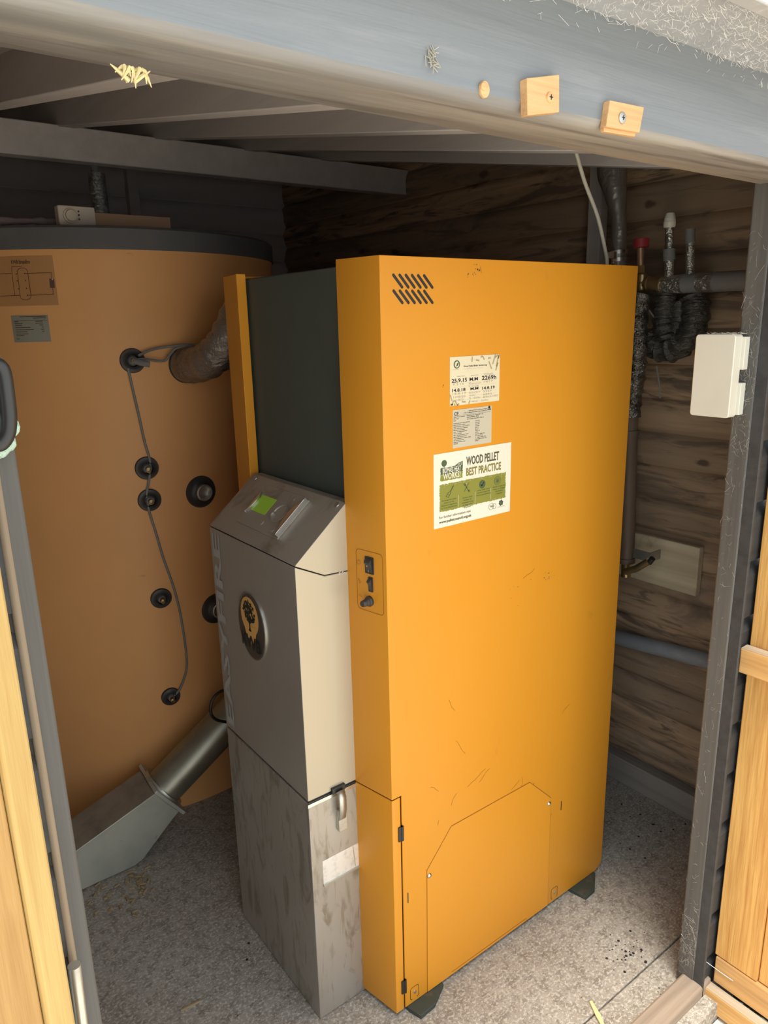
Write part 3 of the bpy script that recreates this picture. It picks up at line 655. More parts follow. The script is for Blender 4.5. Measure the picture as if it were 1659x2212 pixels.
# latch
F2 = FXat(1.1285)
LT = MB(); LT.prism(rrect(.700, .462, .722, .512, .003), F2, 0, .010); LT = LT.build('latch', ZINC, AB, bevel=.001)
mb = MB()
prof = [(.556, .006), (.562, .012), (.545, .018), (.52, .018), (.495, .014), (.490, .010)]
vs = [F2(.699, z, d) for z, d in prof] + [F2(.716, z, d) for z, d in prof] ; n = len(prof)
mb.add(vs, [(i, i+1, n+i+1, n+i) for i in range(n-1)]); o = mb.build('latch_strap', ZINC, AB); s2 = o.modifiers.new('t', 'SOLIDIFY'); s2.thickness = .002
MB().box((.690, 1.122, .556), (.722, 1.1285, .568)).build('catch_plate', BLACK, FC)
# grip recess
mb = MB(); q = [(.662, .348), (.7555, .348), (.7555, .404), (.664, .404)]
mb.add([F2(.662, .347, .0006), F2(.7545, .347, .0006), F2(.7545, .404, .0006), F2(.662, .404, .0006), F2(.665, .395, -.010), F2(.7545, .395, -.010)], [(0, 1, 2, 3)])
mb = MB(); mb.prism(rect(.661, .346, .754, .404), F2, -.0005, .0007); gr = mb.build('grip_recess', M('bright_grip', (.9, .9, .86), .3, .5, layers=[(70, A1, (.6, .6, .56), .5, .7, .6)]), AB, bevel=.0003, label='bright bare metal grip recess')
mb = MB(); mb.prism([(.660, .343), (.754, .343), (.754, .347), (.660, .347)], F2, 0, .004); mb.prism([(.742, .35), (.7435, .35), (.7395, .402), (.738, .402)], F2, 0, .0015); mb.build('grip_edge', ZINC, AB)
# KWB plaque
FK = frame((.635, 1.323, .880), (0, -1, 0), (0, 0, 1))
PL = MB(); PL.prism(ell(0, 0, .061, .076, 40), FK, -.001, .0030, 1); PL.prism(ell(0, 0, .058, .073, 40), FK, .0028, .0036, 0)
PL = PL.build('badge', [LOGO_D, CHROME], FC, label='oval badge with tree emblem and letters KWB')
mb = MB(); FKc = lambda u, v, d=0: FK(u - .004, v + .002, d)
mb.flat([(-.040 * cos(t), .020 + .043 * sin(t)) for t in [2*pi*i/36 for i in range(36)]][::-1], FKc, .0040, 0)
mb.flat([(-.030, .0), (.030, .0), (.022, -.030), (.014, -.030), (.012, -.040), (.006, -.030), (.0, -.046), (-.006, -.030), (-.016, -.036), (-.022, -.02)], FKc, .0046, 0)
random.seed(3)
for i in range(95):
    r = math.sqrt(random.random()); t = random.uniform(0, 2*pi); u = -.001 + r * .026 * cos(t); v = .030 + r * .024 * sin(t); a = random.uniform(0, pi)
    s_ = .0058; mb.flat([(u + s_ * cos(a), v + s_ * sin(a)), (u - s_*.5 * sin(a), v + s_*.5 * cos(a)), (u - s_ * cos(a), v - s_ * sin(a)), (u + s_*.5 * sin(a), v - s_*.5 * cos(a))], FKc, .0044 + i * 1e-6, 1)
mb.flat([(-.007, -.014), (.007, -.014), (.0025, -.006), (.0025, .010), (-.0025, .010), (-.0025, -.006)], FKc, .0050, 1)
for s_ in (-1, 1): mb.flat([(0, .0), (s_ * .013, .014), (s_ * .010, .016), (0, .006)], FKc, .0050 + s_ * .0001, 1)
put_text(mb, 'KWB', FKc, -.041, -.053, .029, .086, .0056, .03, 1)
for p in range(1): pass
mb.build('emblem', [LOGO_O, LOGO_B], PL)
# EASYFIRE upright lettering: reads upwards
FE = frame((.635, 1.461, .575), (0, 0, 1), (0, 1, 0))
mb = MB(); put_text(mb, 'EASYFIRE', FE, 0, -.002, .036, .475, .0012, .03); mb.build('lettering', GREYTXT, FC)
# control module on the slope
sn = Vector((.1175, 0, .100)).normalized()
FH = frame((.6355, 0, 1.0645), (0, -1, 0), sn)
mod = MB(); mod.prism([(-1.418, .033), (-1.236, .033), (-1.236, .136), (-1.252, .140), (-1.405, .140), (-1.418, .136)], FH, -.001, .0025); mod = mod.build('control_module', HOOD, HD, bevel=.001)
def crescent(u, v0, v1, b, sgn, hgt):
    P = []; n = 14
    for i in range(n + 1): t = i / n; P.append((u, v0 + (v1 - v0) * t))
    for i in range(n + 1): t = 1 - i / n; P.append((u + sgn * b * sin(pi * t), v0 + (v1 - v0) * t))
    mb = MB(); mb.prism(P if sgn < 0 else P[::-1], FH, .0020, hgt); return mb
crescent(-1.238, .037, .134, .017, -1, .012).build('raised_grip', CHROME, HD, bevel=.0006)
crescent(-1.408, .060, .118, .009, 1, .008).build('raised_grip', CHROME, HD, bevel=.0006)
MB().prism(rect(-1.400, .070, -1.338, .112), FH, .0020, .0034).build('display', SCREEN, HD, label='green lit display')
mb = MB(); mb.lathe([(.022, .0020), (.024, .0045), (.0235, .0055), (.0205, .0050), (.0195, .0030), (.001, .0028)], FH(-1.292, .086, 0), FH(0, 0, 1) - FH(0, 0, 0), 32); mb.build('dial', HOOD, HD)
mb = MB(); mb.lathe([(.0055, .002), (.0065, .008), (.0045, .0105), (.0001, .011)], FH(-1.309, .078, 0), FH(0, 0, 1) - FH(0, 0, 0), 16); mb.build('dial_knob', STEEL, HD)
for u, v, r in ((-1.325, .052, .0055), (-1.272, .048, .0055), (-1.258, .122, .005), (-1.285, .126, .004)):
    mb = MB(); mb.lathe([(r, .002), (r, .004), (r * .7, .0045), (.0001, .0045)], FH(u, v, 0), FH(0, 0, 1) - FH(0, 0, 0), 16); mb.build('button', HOOD, HD)
for u, v in ((-1.485, .146), (-1.148, .146)):
    mb = MB(); mb.lathe([(.006, 0), (.0055, .002), (.003, .0025), (.0001, .0015)], FH(u, v, 0), FH(0, 0, 1) - FH(0, 0, 0), 14); mb.build('screw', ZINC, HD)
# white scuff near the seam, thumb smudges on the cream face
SMC = M('grey_smudge', (.33, .29, .22), .7)
mb = MB()
for i in range(16): mb.flat(blob_points(.739 + random.gauss(0, .005), 1.0285 + random.gauss(0, .002), .0012, .001, 7), F2, .0008)
mb.build('chipped_paint', WHITEP, FC)
# base feet
for a in (((.812, .992), (.905, 1.034)), ((1.375, .984), (1.466, 1.035))):
    (x0, y0), (x1, y1) = a
    mb = MB(); mb.prism([(x0, y0), (x1 - .05, y0 + .003), (x1, y1 - .012), (x1, 1.60), (x0 - .01, 1.60), (x0 - .01, y1 - .01)], lambda u, v, d=0: Vector((u, v, d)), 0, .011)
    mb.build('foot_plate', GREENP, BO, bevel=.001)

# ------------------------------------------------------------------ buffer tank
TK = thing('buffer_tank', 'large orange cylindrical water tank with black rim behind the boiler', 'tank', (TC.x, TC.y, 0))
MB().lathe([(TR - .004, 0), (TR, .003), (TR, 1.699), (TR - .003, 1.7005)], (TC.x, TC.y, 0), (0, 0, 1), 128).build('jacket', TANK, TK)
MB().lathe([(TR - .01, 1.697), (TR + .004, 1.6985), (TR + .004, 1.75), (TR - .004, 1.757), (TR - .05, 1.760), (.01, 1.760)], (TC.x, TC.y, 0), (0, 0, 1), 128).build('rim', TANK_RIM, TK, label='black padded rim')
def tp(th, z, d=0): return Vector((TC.x + (TR + d) * cos(th), TC.y + (TR + d) * sin(th), z))
def rosette(px, py, R, big=False, dz=0, name='socket_rosette'):
    th, z = at_tank(px, py); n = Vector((cos(th), sin(th), 0)); o = tp(th, z, -.006)
    mb = MB(); mb.lathe([(R, 0), (R, .008), (R * .93, .012), (R * .75, .013), (R * .55, .016), (R * .5, .019), (R * .42, .010), (.002, .009)], o, n, 36)
    r = mb.build(name, RUBBER, TK, sharp=40)
    if big:
        mb = MB(); mb.lathe([(R * .50, .006), (R * .52, .030), (R * .46, .033), (R * .42, .030), (R * .40, .012), (.001, .012)], o, n, 32); mb.build('socket_ring', ZINC, r)
    else:
        mb = MB(); mb.lathe([(R * .42, .006), (R * .34, .020), (R * .30, .022)], o, n, 20); mb.build('socket_collar', GREYFOAM, r)
        mb = MB(); mb.lathe([(R * .22, .01), (R * .22, .040), (R * .14, .041), (R * .13, .030), (.0005, .030)], o, n, 20); mb.build('socket_tube', BRASS, r)
    return r
rosette(286, 779, .0335); rosette(317, 1011, .033); rosette(323, 1080, .033); rosette(348, 1292, .031); rosette(369, 1504, .029)
rosette(434, 1062, .048, True); rosette(466, 1314, .048, True); rosette(402, 788, .052, False)
# sensor plug in the top socket
th, z = at_tank(286, 779)
mb = MB(); mb.tube([tp(th, z, .035), tp(th + .03, z - .006, .045), tp(th + .06, z - .010, .05)], .008, 10); mb.build('sensor_plug', GREYFOAM, TK)
# schematic decal + tag
def FT(u, v, d=0): return Vector((TC.x + (TR + d) * cos(u), TC.y + (TR + d) * sin(u), v))
def tq(px, py): return at_tank(px, py)
def curved_sheet(pxs, d, mat, name, parent, label=None):
    (a0, z0), (a1, z1) = pxs; n = 24; mb = MB(); vs = []
    for i in range(n + 1):
        t = a0 + (a1 - a0) * i / n; vs += [FT(t, z0, d), FT(t, z1, d)]
    mb.add(vs, [(2*i, 2*i+2, 2*i+3, 2*i+1) for i in range(n)]); o = mb.build(name, mat, parent, label=label); return o
a0 = radians(-139); a1 = tq(126, 650)[0]
sheet = curved_sheet(((a0, 1.560), (a1, 1.682)), .0010, DECAL, 'schematic_decal', TK, 'faded brown pipework diagram')
mb = MB()
def lp(pxs, wd=.0013, k=0):
    P = [tq(max(px, -8), py) for px, py in pxs]
    for i in range(len(P) - 1):
        (t0, z0), (t1, z1) = P[i], P[i + 1]; n = 6; dt = Vector(((t1 - t0) * TR, z1 - z0)); 
        if dt.length < 1e-6: continue
        dt.normalize(); q = Vector((-dt.y, dt.x)) * wd / 2
        for j in range(n):
            s0, s1 = j / n, (j + 1) / n
            A = ((t0 + (t1 - t0) * s0), z0 + (z1 - z0) * s0); B = ((t0 + (t1 - t0) * s1), z0 + (z1 - z0) * s1)
            mb.add([FT(A[0] - q.x / TR, A[1] - q.y, .0020), FT(B[0] - q.x / TR, B[1] - q.y, .0020), FT(B[0] + q.x / TR, B[1] + q.y, .0020), FT(A[0] + q.x / TR, A[1] + q.y, .0020)], [(0, 1, 2, 3)], k)
lp([(0, 592), (26, 591)]); lp([(0, 640), (43, 638)]); lp([(53, 591), (111, 589), (112, 602)]); lp([(60, 638), (116, 636), (114, 622)]); lp([(26, 576), (48, 575)]); lp([(26, 576), (28, 600), (33, 640)], .001)
lp([(38, 586), (41, 581), (48, 579), (56, 580), (60, 585), (68, 640), (66, 645), (58, 648), (50, 647), (45, 643), (38, 586)])
for px, py in ((54, 591), (56, 606), (58, 623), (60, 638), (36, 592), (38, 607), (41, 624)): lp([(px - 1.2, py), (px + 1.2, py)], .003)
lp([(112, 602), (114, 622)], .012)
t0, z0 = tq(25, 570)
vs, fs = text2d('KWB EmpaEco', .02); xm = max(p[0] for p in vs)
mb.add([FT(t0 + (a / xm) * (tq(66, 569)[0] - t0), z0 + b * .0125, .0021) for a, b in vs], fs)
lp([(112.6, 603.5), (115, 603.5)], .003, 1)
mb.build('lettering', [DLINE, PAPERG], sheet)
mb = MB(); ta, tb = tq(24, 683)[0], tq(106, 700)[0]
tagp = curved_sheet(((ta, 1.468), (tb, 1.536)), .0012, TAGM, 'data_plate', TK, 'greyish silver data plate')
mb = MB()
for i, (u0, u1, v) in enumerate(((.25, .95, .94), (.6, .95, .88), (.06, .96, .80), (.08, .2, .76), (.65, .85, .76), (.08, .3, .69), (.65, .85, .69), (.08, .28, .62), (.75, .85, .62), (.08, .5, .54), (.8, .86, .54), (.08, .58, .46), (.78, .86, .46), (.08, .4, .38), (.8, .86, .38), (.08, .42, .30), (.08, .3, .24), (.08, .16, .12))):
    h_ = .012 if i == 2 else .022
    n = 8; vs = []
    for j in range(n + 1):
        t = ta + (tb - ta) * (u0 + (u1 - u0) * j / n); z = 1.468 + .068 * v; vs += [FT(t, z, .0022), FT(t, z + .068 * h_, .0022)]
    mb.add(vs, [(2*j, 2*j+2, 2*j+3, 2*j+1) for j in range(n)])
mb.build('lettering', DLINE, tagp)
# cables on the tank
pxs = [(276, 795), (284, 830), (300, 900), (312, 955), (322, 990), (323, 1015), (320, 1045), (316, 1068), (322, 1105), (336, 1150), (352, 1205), (372, 1262), (385, 1310), (394, 1360), (401, 1410), (402, 1440), (396, 1465), (386, 1488), (374, 1502)]
P = [tp(*at_tank(x, y), .007 if i else .007) for i, (x, y) in enumerate(pxs)]
t = MB().tube(spline(P, 4), .0036, 8).build('sensor_cable', CABLE); tag(t, 'long grey sensor cable hanging down the orange tank between its round sockets', 'cable')
P = [tp(*at_tank(x, y), d) for x, y, d in ((290, 776, .035), (310, 775, .03), (335, 779, .02), (352, 778, .02), (362, 765, .02), (375, 752, .02), (395, 748, .03), (420, 750, .03))]
t = MB().tube(spline(P, 4), .0036, 8).build('sensor_cable', CABLE); tag(t, 'short grey sensor cable sagging from the top socket to the foil pipe', 'cable')
P = [tp(*at_tank(x, y), d) for x, y, d in ((296, 768, .02), (320, 757, .014), (350, 750, .014), (380, 746, .02), (410, 745, .03))]
t = MB().tube(spline(P, 4), .0036, 8).build('sensor_cable', CABLE); tag(t, 'straight grey sensor cable running from top socket over to the foil pipe', 'cable')
# foil elbow from the tank towards the boiler
th, z = at_tank(402, 788); p0 = tp(th, z, 0)
P = spline([p0 + Vector((0, -.004, 0)), at(425, 788, 1, 1.955), at(456, 775, 1, 1.875), at(486, 742, 1, 1.83), at(512, 690, 1, 1.81), at(535, 630, 1, 1.81)], 6)
R = [.048 + .003 * sin(i * 1.9) for i in range(len(P))]
FOILD = M('dull_crinkled_foil', (.34, .31, .28), .32, .75, layers=[(14, A1, (.2, .18, .165), .45, .7, .7)], bump=[(30, (1, 1, 2), .9, .012), (70, (2, 1, 1), .5, .006)])
t = MB().tube(P, R, 24).build('lagged_pipe', FOILD); tag(t, 'grey foil lagged pipe bend coming out of the tank behind the boiler', 'pipe')
# vertical vent with foil sleeve on tank
t = thing('vent_pipe', 'upright pipe with foil sleeve rising from the top of the tank', 'pipe', (.776, 2.5, 1.76))
MB().tube([(.785, 2.5, 1.76), (.783, 2.5, 1.90), (.783, 2.5, 1.965)], .026, 18).build('foil_sleeve', FOIL, t)
MB().tube([(.783, 2.5, 1.9), (.776, 2.5, 2.12)], .012, 14).build('thin_pipe', GREYFOAM, t)
# thermostat on the tank
TH = thing('room_thermostat', 'small beige thermostat box with dial standing on the tank top', 'thermostat', (.60, 2.10, 1.76))
Ft = frame((.5535, 2.112, 1.7605), (1, .05, 0), (0, 0, 1))
MB().prism(rrect(0, 0, .095, .049, .005), Ft, -.028, 0).build('case', THERMO, TH, bevel=.002)
mb = MB(); mb.lathe([(.019, 0), (.0185, .003), (.0145, .0045), (.0135, .009), (.0001, .010)], Ft(.030, .024, 0), Ft(0, 0, 1) - Ft(0, 0, 0), 28); mb.build('dial', THERMO, TH)
for v in (.036, .027, .017):
    MB().lathe([(.0025, 0), (.0022, .0015), (.0001, .0015)], Ft(.052, v, 0), Ft(0, 0, 1) - Ft(0, 0, 0), 10).build('indicator', BLACK, TH)
mb = MB()
for v, a, b in ((.014, .068, .088), (.008, .068, .088), (.041, .058, .085)): mb.flat(rect(a, v, b, v + .0018), Ft, .0005)
mb.build('lettering', GREYTXT, TH)
mb = MB(); mb.box((.60, 2.16, 1.7605), (.872, 2.18, 1.803)); tag(mb.build('timber_offcut', CARD, bevel=.001), 'tan board offcut lying on the tank behind the thermostat', 'board')
mb = MB(); P = spline([(.37, 2.22, 1.765), (.42, 2.2, 1.772), (.48, 2.19, 1.774), (.53, 2.19, 1.776), (.57, 2.18, 1.772)], 4); mb.tube(P, [.006 + .006 * random.random() for _ in P], 10); tag(mb.build('rag', M('mauve_rag', (.24, .19, .18), .9)), 'crumpled dusty rag lying on the tank top left of the thermostat', 'rag')

# ------------------------------------------------------------------ auger duct on the floor
DU = thing('feed_duct', 'galvanised duct lying on the floor between tank and boiler', 'duct', (.45, 1.93, 0))
yf = 1.863; back = 2.0
face = [(.20, .004), (.47, .004), (.497, .014), (.617, .122), (.5565, .208), (.305, .124), (.20, .088)]
mb = MB(); mb.prism(face, FXat(yf), -(back - yf), 0)
mb.build('duct_box', [GALV, DUCT_TOP], DU, bevel=.002)
bxo = DU.children[0]
for p in bxo.data.polygons:
    if p.normal.z > .5: p.material_index = 1
mb = MB(); line2(mb, [(u + (.45 - u) * .03, v + (.1 - v) * .12) for u, v in face], FXat(yf), .0022, .0008, close=True); mb.build('folded_seam', GALV, DU)
fo = Vector((.592, 1.930, .166)); fd = Vector((.205, -.015, .146)).normalized()
fu = Vector((0, 1, 0)) - fd * fd.y; fu.normalize(); fv = fd.cross(fu).normalized()
FF = frame(fo, fu, fv)
mb = MB(); sgn = 1 if (FF(0, 0, 1) - FF(0, 0, 0)).dot(fd) > 0 else -1
mb.prism(rrect(-.078, -.066, .078, .066, .004), FF, -.004 , .006); mb.build('flange', GALV, DU, bevel=.001)
P = [fo + fd * a for a in (0, .1, .2, .3, .42)]
MB().tube([fo, fo + fd * .012], .070, 32).build('pipe_collar', ZINC, DU)
MB().tube(P, .058, 36).build('round_pipe', M('dull_galvanised_pipe', (.33, .32, .25), .38, .75, layers=[(9, A1, (.2, .19, .15), .4, .7, .7)]), DU)
P = [at(x, y, 1, 1.84) for x, y in ((500, 1492), (478, 1493), (462, 1506), (455, 1525), (457, 1545), (470, 1556), (492, 1560))]
t = MB().tube(spline(P, 5), .0045, 8).build('cable_loop', BLACK); tag(t, 'thin black cable loop hanging above the round duct pipe', 'cable')

# ------------------------------------------------------------------ pipework by the right wall
PX = 1.76
def pr_(px, py, x=PX): return at(px, py, 0, x)
FL = thing('flue_pipe', 'upright grey foil flue with bright clamps behind the boiler', 'pipe', (1.72, 1.28, 1.5))
FLM = M('hazy_flue_sleeve', (.24, .22, .20), .4, .6, layers=[(8, (1, 1, .4), (.38, .35, .31), .5, .7, .7)], bump=[(14, (1, 1, .5), .8, .02)])
P = spline([pr_(1336, 640), pr_(1336, 545), pr_(1337, 480), pr_(1330, 420), pr_(1322, 372), pr_(1322, 330)], 5)
MB().tube(P, [.020 if i < 11 else .020 + min(.018, (i - 11) * .0022) for i in range(len(P))], 20).build('flue_sleeve', FLM, FL)
for py, r in ((546, .025), (562, .024)):
    MB().tube([pr_(1336, py + 4), pr_(1336, py - 4)], r, 24).build('clamp_ring', CHROME, FL, label='bright clamp ring')
MB().box(*[tuple(v) for v in ((lambda c: (c + Vector((-.036, -.012, -.008)), c + Vector((-.026, .012, .008))))(pr_(1336, 552)))]).build('clamp_screw', CHROME, FL)
# cream cable
P = spline([Vector((1.352, 1.1, 1.845)), at(1262, 390, 1, 1.1), at(1290, 465, 1, 1.1), at(1303, 520, 1, 1.1), at(1311, 562, 1, 1.1), Vector((1.479, 1.1, 1.600))], 5)
t = MB().tube(P, .0042, 10).build('hanging_cable', CABLEW); tag(t, 'cream cable hanging from the roof down to the boiler top', 'cable')
# red capped safety valve
SV = thing('safety_valve', 'brass safety valve with a red cap beside the boiler', 'valve', (PX, 1.24, 1.5))
MB().tube([pr_(1385, 535), pr_(1385, 516)], .0195, 20).build('valve_cap', RED, SV, bevel=.001, label='red cap')
MB().tube([pr_(1384, 575), pr_(1384, 536)], .0088, 16).build('copper_stub', COPPER, SV)
MB().tube([pr_(1384, 590), pr_(1384, 574)], .0115, 6).build('nut', BRASS, SV)
MB().lathe([(.012, 0), (.014, .004), (.014, .018), (.012, .020), (.0135, .022), (.0135, .04), (.010, .044)], pr_(1385, 628), (0, 0, 1), 24).build('brass_body', BRASS, SV)
mb = MB(); a = pr_(1392, 613); b = Vector((PX, a.y - .062, a.z - .004)); dirn = (b - a).normalized()
mb.lathe([(.013, 0), (.013, .006), (.019, .008), (.019, .014), (.016, .016), (.016, .046), (.0225, .048), (.0225, .054), (.014, .056), (.014, .062)], a, dirn, 24); mb.build('union', BRASS, SV)
# horizontal lagged pipe
HP = thing('lagged_pipe', 'horizontal grey lagged pipe with foil tape along the right wall', 'pipe', (PX, .95, 1.57))
a = pr_(1425, 615); z = a.z
MB().tube([(PX, a.y, z), (PX, a.y - .06, z - .001), (PX, a.y - .07, z - .001)], [.019, .023, .024], 20).build('foil_tape', FOIL, HP, label='crinkled silver tape')
MB().tube([(PX, a.y - .07, z), (PX, .72, z - .004)], .0235, 20).build('lagging', GREYFOAM, HP)
q = pr_(1520, 615).y
MB().tube([(PX, q + .012, z), (PX, q - .03, z - .001)], .0243, 20).build('wire_wrap', FOILD, HP)
def upright(pxc, name, label, segs, cap=None, rr=1):
    t = thing(name, label, 'pipe', pr_(pxc, 600))
    for nm, y0, y1, r, mt in segs: MB().tube([pr_(pxc, y0), pr_(pxc - .5, (y0 + y1) / 2), pr_(pxc, y1)], r, 18).build(nm, mt, t)
    return t
t = upright(1446, 'air_vent_pipe', 'foil wrapped upright pipe with a white ribbed cap by the right wall', (('lower_foil', 600, 560, .0115, FOIL), ('tape_band', 562, 538, .0150, GREYFOAM), ('foil_wrap', 538, 492, .0105, FOIL)))
mb = MB(); c = pr_(1446, 489)
mb.lathe([(.0125, -.003), (.0145, 0), (.0150, .010), (.0138, .0105), (.0138, .0115), (.0145, .012), (.0135, .020), (.0122, .0205), (.0122, .0215), (.013, .022), (.0100, .031), (.008, .032), (.001, .032)], c, (0, 0, 1), 24); mb.build('vent_cap', WHITEPL, t, label='white ribbed cap')
upright(1491, 'lagged_upright_pipe', 'upright foil wrapped pipe nearer the post, without a cap', (('foil_wrap', 600, 525, .0105, FOIL), ('pipe_stub', 526, 495, .012, GREYFOAM)))
# film wrapped hoses
def wrapped(name, label, pts, R, mat=FILM, x=PX):
    P = spline([pr_(px, py, x + dx) for px, py, dx in pts], 7)
    rr = [R * (1 + .07 * sin(i * 1.7) + .05 * sin(i * 3.1)) for i in range(len(P))]
    t = MB().tube(P, rr, 22).build(name, mat, sharp=60); return tag(t, label, 'pipe')
HB = thing('wrapped_hose_bundle', 'bulky dark film wrapped hose bundle hanging under the two upright pipes', 'hose', (1.80, 1.1, 1.45))
for nm, pts, R, x in (('wrapped_bend', [(1498, 636, 0), (1504, 675, 0), (1492, 720, 0), (1462, 750, 0), (1425, 752, 0), (1402, 735, 0)], .034, 1.80), ('wrapped_branch', [(1440, 624, 0), (1436, 660, 0), (1434, 700, 0), (1440, 735, 0)], .029, 1.785), ('wrapped_branch', [(1468, 650, 0), (1466, 690, 0), (1458, 730, 0)], .024, 1.80)):
    P = spline([pr_(px, py, x + dx) for px, py, dx in pts], 7)
    MB().tube(P, [R * (1 + .08 * sin(i * 1.7) + .06 * sin(i * 3.1)) for i in range(len(P))], 22).build(nm, FILM, HB, sharp=60)
wrapped('wrapped_hose', 'thick silvery film wrapped hose running down beside the boiler edge', [(1387, 632, -.02), (1378, 680, -.02), (1376, 740, -.02), (1374, 800, -.01), (1366, 850, 0), (1362, 900, 0)], .0265, M('silvery_film_wrap', (.27, .26, .23), .25, .8, layers=[(14, (1, 1, 2), (.08, .075, .065), .48, .62, .8)], bump=[(26, (1, 1, 2.5), 1, .02), (60, A1, .6, .008)]))
for k2, (pts) in enumerate((((1418, 790), (1424, 830), (1426, 860)), ((1395, 660), (1418, 690), (1426, 680)))):
    t = MB().tube(spline([pr_(px, py) for px, py in pts], 4), .0024, 6).build('cable_tie', CABLE); tag(t, ('thin grey cable end dangling below the wrapped hoses', 'grey cable tie looped around the wrapped hoses')[k2], 'cable tie')
BP = thing('return_pipe', 'brown upright return pipe going down beside the boiler back edge', 'pipe', (1.79, 1.23, .8))
MB().tube([pr_(1362, 880, 1.79), pr_(1359, 1000, 1.79), pr_(1356, 1120, 1.79), pr_(1353, 1212, 1.79)], .0215, 20).build('pipe_run', BROWNPIPE, BP)
for py in (935, 1210): MB().tube([pr_(1361 if py < 1000 else 1353, py - 5, 1.79), pr_(1361 if py < 1000 else 1353, py + 5, 1.79)], .0245, 20).build('joint_ring', BROWNPIPE, BP)
MB().tube([pr_(1353, 1216, 1.79), pr_(1352, 1245, 1.79)], .014, 16).build('brass_end', BRASS, BP)
BK = thing('pipe_bracket', 'bent steel bracket and valve fitting in front of the plywood board', 'bracket', pr_(1385, 1205))
mb = MB(); a = pr_(1372, 1190); mb.box((PX, a.y - .05, a.z - .022), (PX + .003, a.y + .006, a.z + .006)); mb.box((PX, a.y - .05, a.z - .022), (PX + .05, a.y - .047, a.z + .006)); mb.build('bracket_plate', ZINC, BK, bevel=.0008)
MB().tube([pr_(1352, 1235), pr_(1375, 1228), pr_(1402, 1212)], .010, 14).build('valve_arm', BRASS, BK)
MB().tube([pr_(1402, 1216), pr_(1410, 1206)], .008, 12).build('fitting_end', BLACK, BK)
# plywood board, conduit
mb = MB(); mb.box((1.880, 1.035, .716), (1.905, 1.315, .862)); tag(mb.build('plywood_board', PLY, bevel=.003), 'dirty pale plywood board fixed to the right wall behind the pipes', 'board')
mb = MB(); mb.tube([(1.875, 1.9, .43), (1.875, 1.31, .503), (1.875, .99, .538), (1.875, .72, .566)], .0235, 20); tag(mb.build('conduit_pipe', GREYPIPE), 'mottled grey pipe sloping along the right wall boards', 'pipe')

# ------------------------------------------------------------------ white box on the post
WB = thing('alarm_box', 'white plastic box with rounded corners fixed to the right post', 'box', (1.32, .70, 1.39))
Fb = frame((1.300, 0, 0), (0, -1, 0), (0, 0, 1))
MB().prism(rrect(-.760, 1.314, -.684, 1.463, .006), Fb, -.026, 0).build('cover', WHITEPL, WB, bevel=.0015)
mb = MB(); mb.prism(rect(-.755, 1.400, -.679, 1.458), Fb, -.042, -.0262); mb.prism(rect(-.755, 1.318, -.679, 1.376), Fb, -.042, -.0262); mb.build('back_tray', WHITEPL, WB, bevel=.001)
# ------------------------------------------------------------------ blocks, plug, splinter on the beam
def block(name, label, pts, th, steps=()):
    P = [at(px, py, 1, .600) for px, py in pts]; c = sum(P, Vector()) / 4
    t = thing(name, label, 'wood block', (c.x, .600, c.z)); pp = [(p.x, p.z) for p in P]
    MB().prism(pp, FXat(.600), -.0005, th).build('block_body', BLOCKW, t, bevel=.0008)
    return t
def screw(t, px, py, th, mt, r=.0055):
    p = at(px, py, 1, .600 - th); o = Vector((p.x, .600 - th, p.z))
    s = MB().lathe([(r, 0), (r * .95, .0016), (r * .6, .0024), (.0001, .0026)], o, (0, -1, 0), 18).build('screw', mt, t)
    mb = MB(); f = FXat(.600 - th - .0025); mb.prism(rect(p.x - .0026, p.z - .0006, p.x + .0026, p.z + .0006), f, 0, .0004); mb.prism(rect(p.x - .0006, p.z - .0026, p.x + .0006, p.z + .0026), f, 0, .0004); mb.build('screw_slot', BLACK, s)
t = block('wood_block', 'square bare pine turn block screwed to the head beam', [(1125, 254), (1193, 247), (1193, 166), (1123, 174)], .010); screw(t, 1187, 211, .010, BLOCKW)
t = block('wood_block', 'smaller stepped pine block with grey screw, tilted, right on the head beam', [(1296, 277), (1368, 290), (1378, 235), (1304, 220)], .009); screw(t, 1343, 255, .009, ZINC, .0068)
P = [at(px, py, 1, .600) for px, py in ((1297, 286), (1364, 297), (1366, 289), (1297, 277))]
MB().prism([(p.x, p.z) for p in P], FXat(.600), -.0005, .005).build('stepped_lip', BLOCKW, t, bevel=.0006)
p = at(1044, 194, 1, .600); mb = MB(); mb.prism(ell(p.x, p.z, .0065, .008, 18), FXat(.600), -.001, .003); mb.prism(ell(p.x - .003, p.z + .002, .004, .004, 10), FXat(.600), 0, .0045)
tag(mb.build('wooden_plug', BLOCKW, bevel=.0006), 'round bare wood plug in the beam left of the square block', 'plug')
random.seed(21)
mb = MB(); c = at(283, 158, 1, .640)
for i in range(16):
    a = c + Vector((random.uniform(-.010, .010), random.uniform(-.004, .004), .004)); sx = random.choice((-1, 1))
    b = a + Vector((sx * random.uniform(.002, .008), random.uniform(-.003, .003), random.uniform(-.016, -.004)))
    mb.tube([a, (a + b) / 2 + Vector((.001, 0, .001)), b], [.0014, .0012, .0004], 5)
for s_ in (-1, 1): mb.tube([c + Vector((s_ * .002, 0, -.006)), c + Vector((s_ * .010, 0, .000)), c + Vector((s_ * .016, 0, .004))], [.002, .0016, .0004], 6)
tag(mb.build('splinter_tuft', STRAW), 'orange tuft of torn wood splinters hanging under the beam at left', 'splinter')
p = at(930, 122, 1, .600); mb = MB()
for i in range(26):
    a = Vector((p.x + random.gauss(0, .003), .599, p.z + random.gauss(0, .006))); b = a + Vector((random.gauss(.002, .005), -random.uniform(.001, .004), random.gauss(-.003, .005)))
    mb.tube([a, b], .0005, 4)
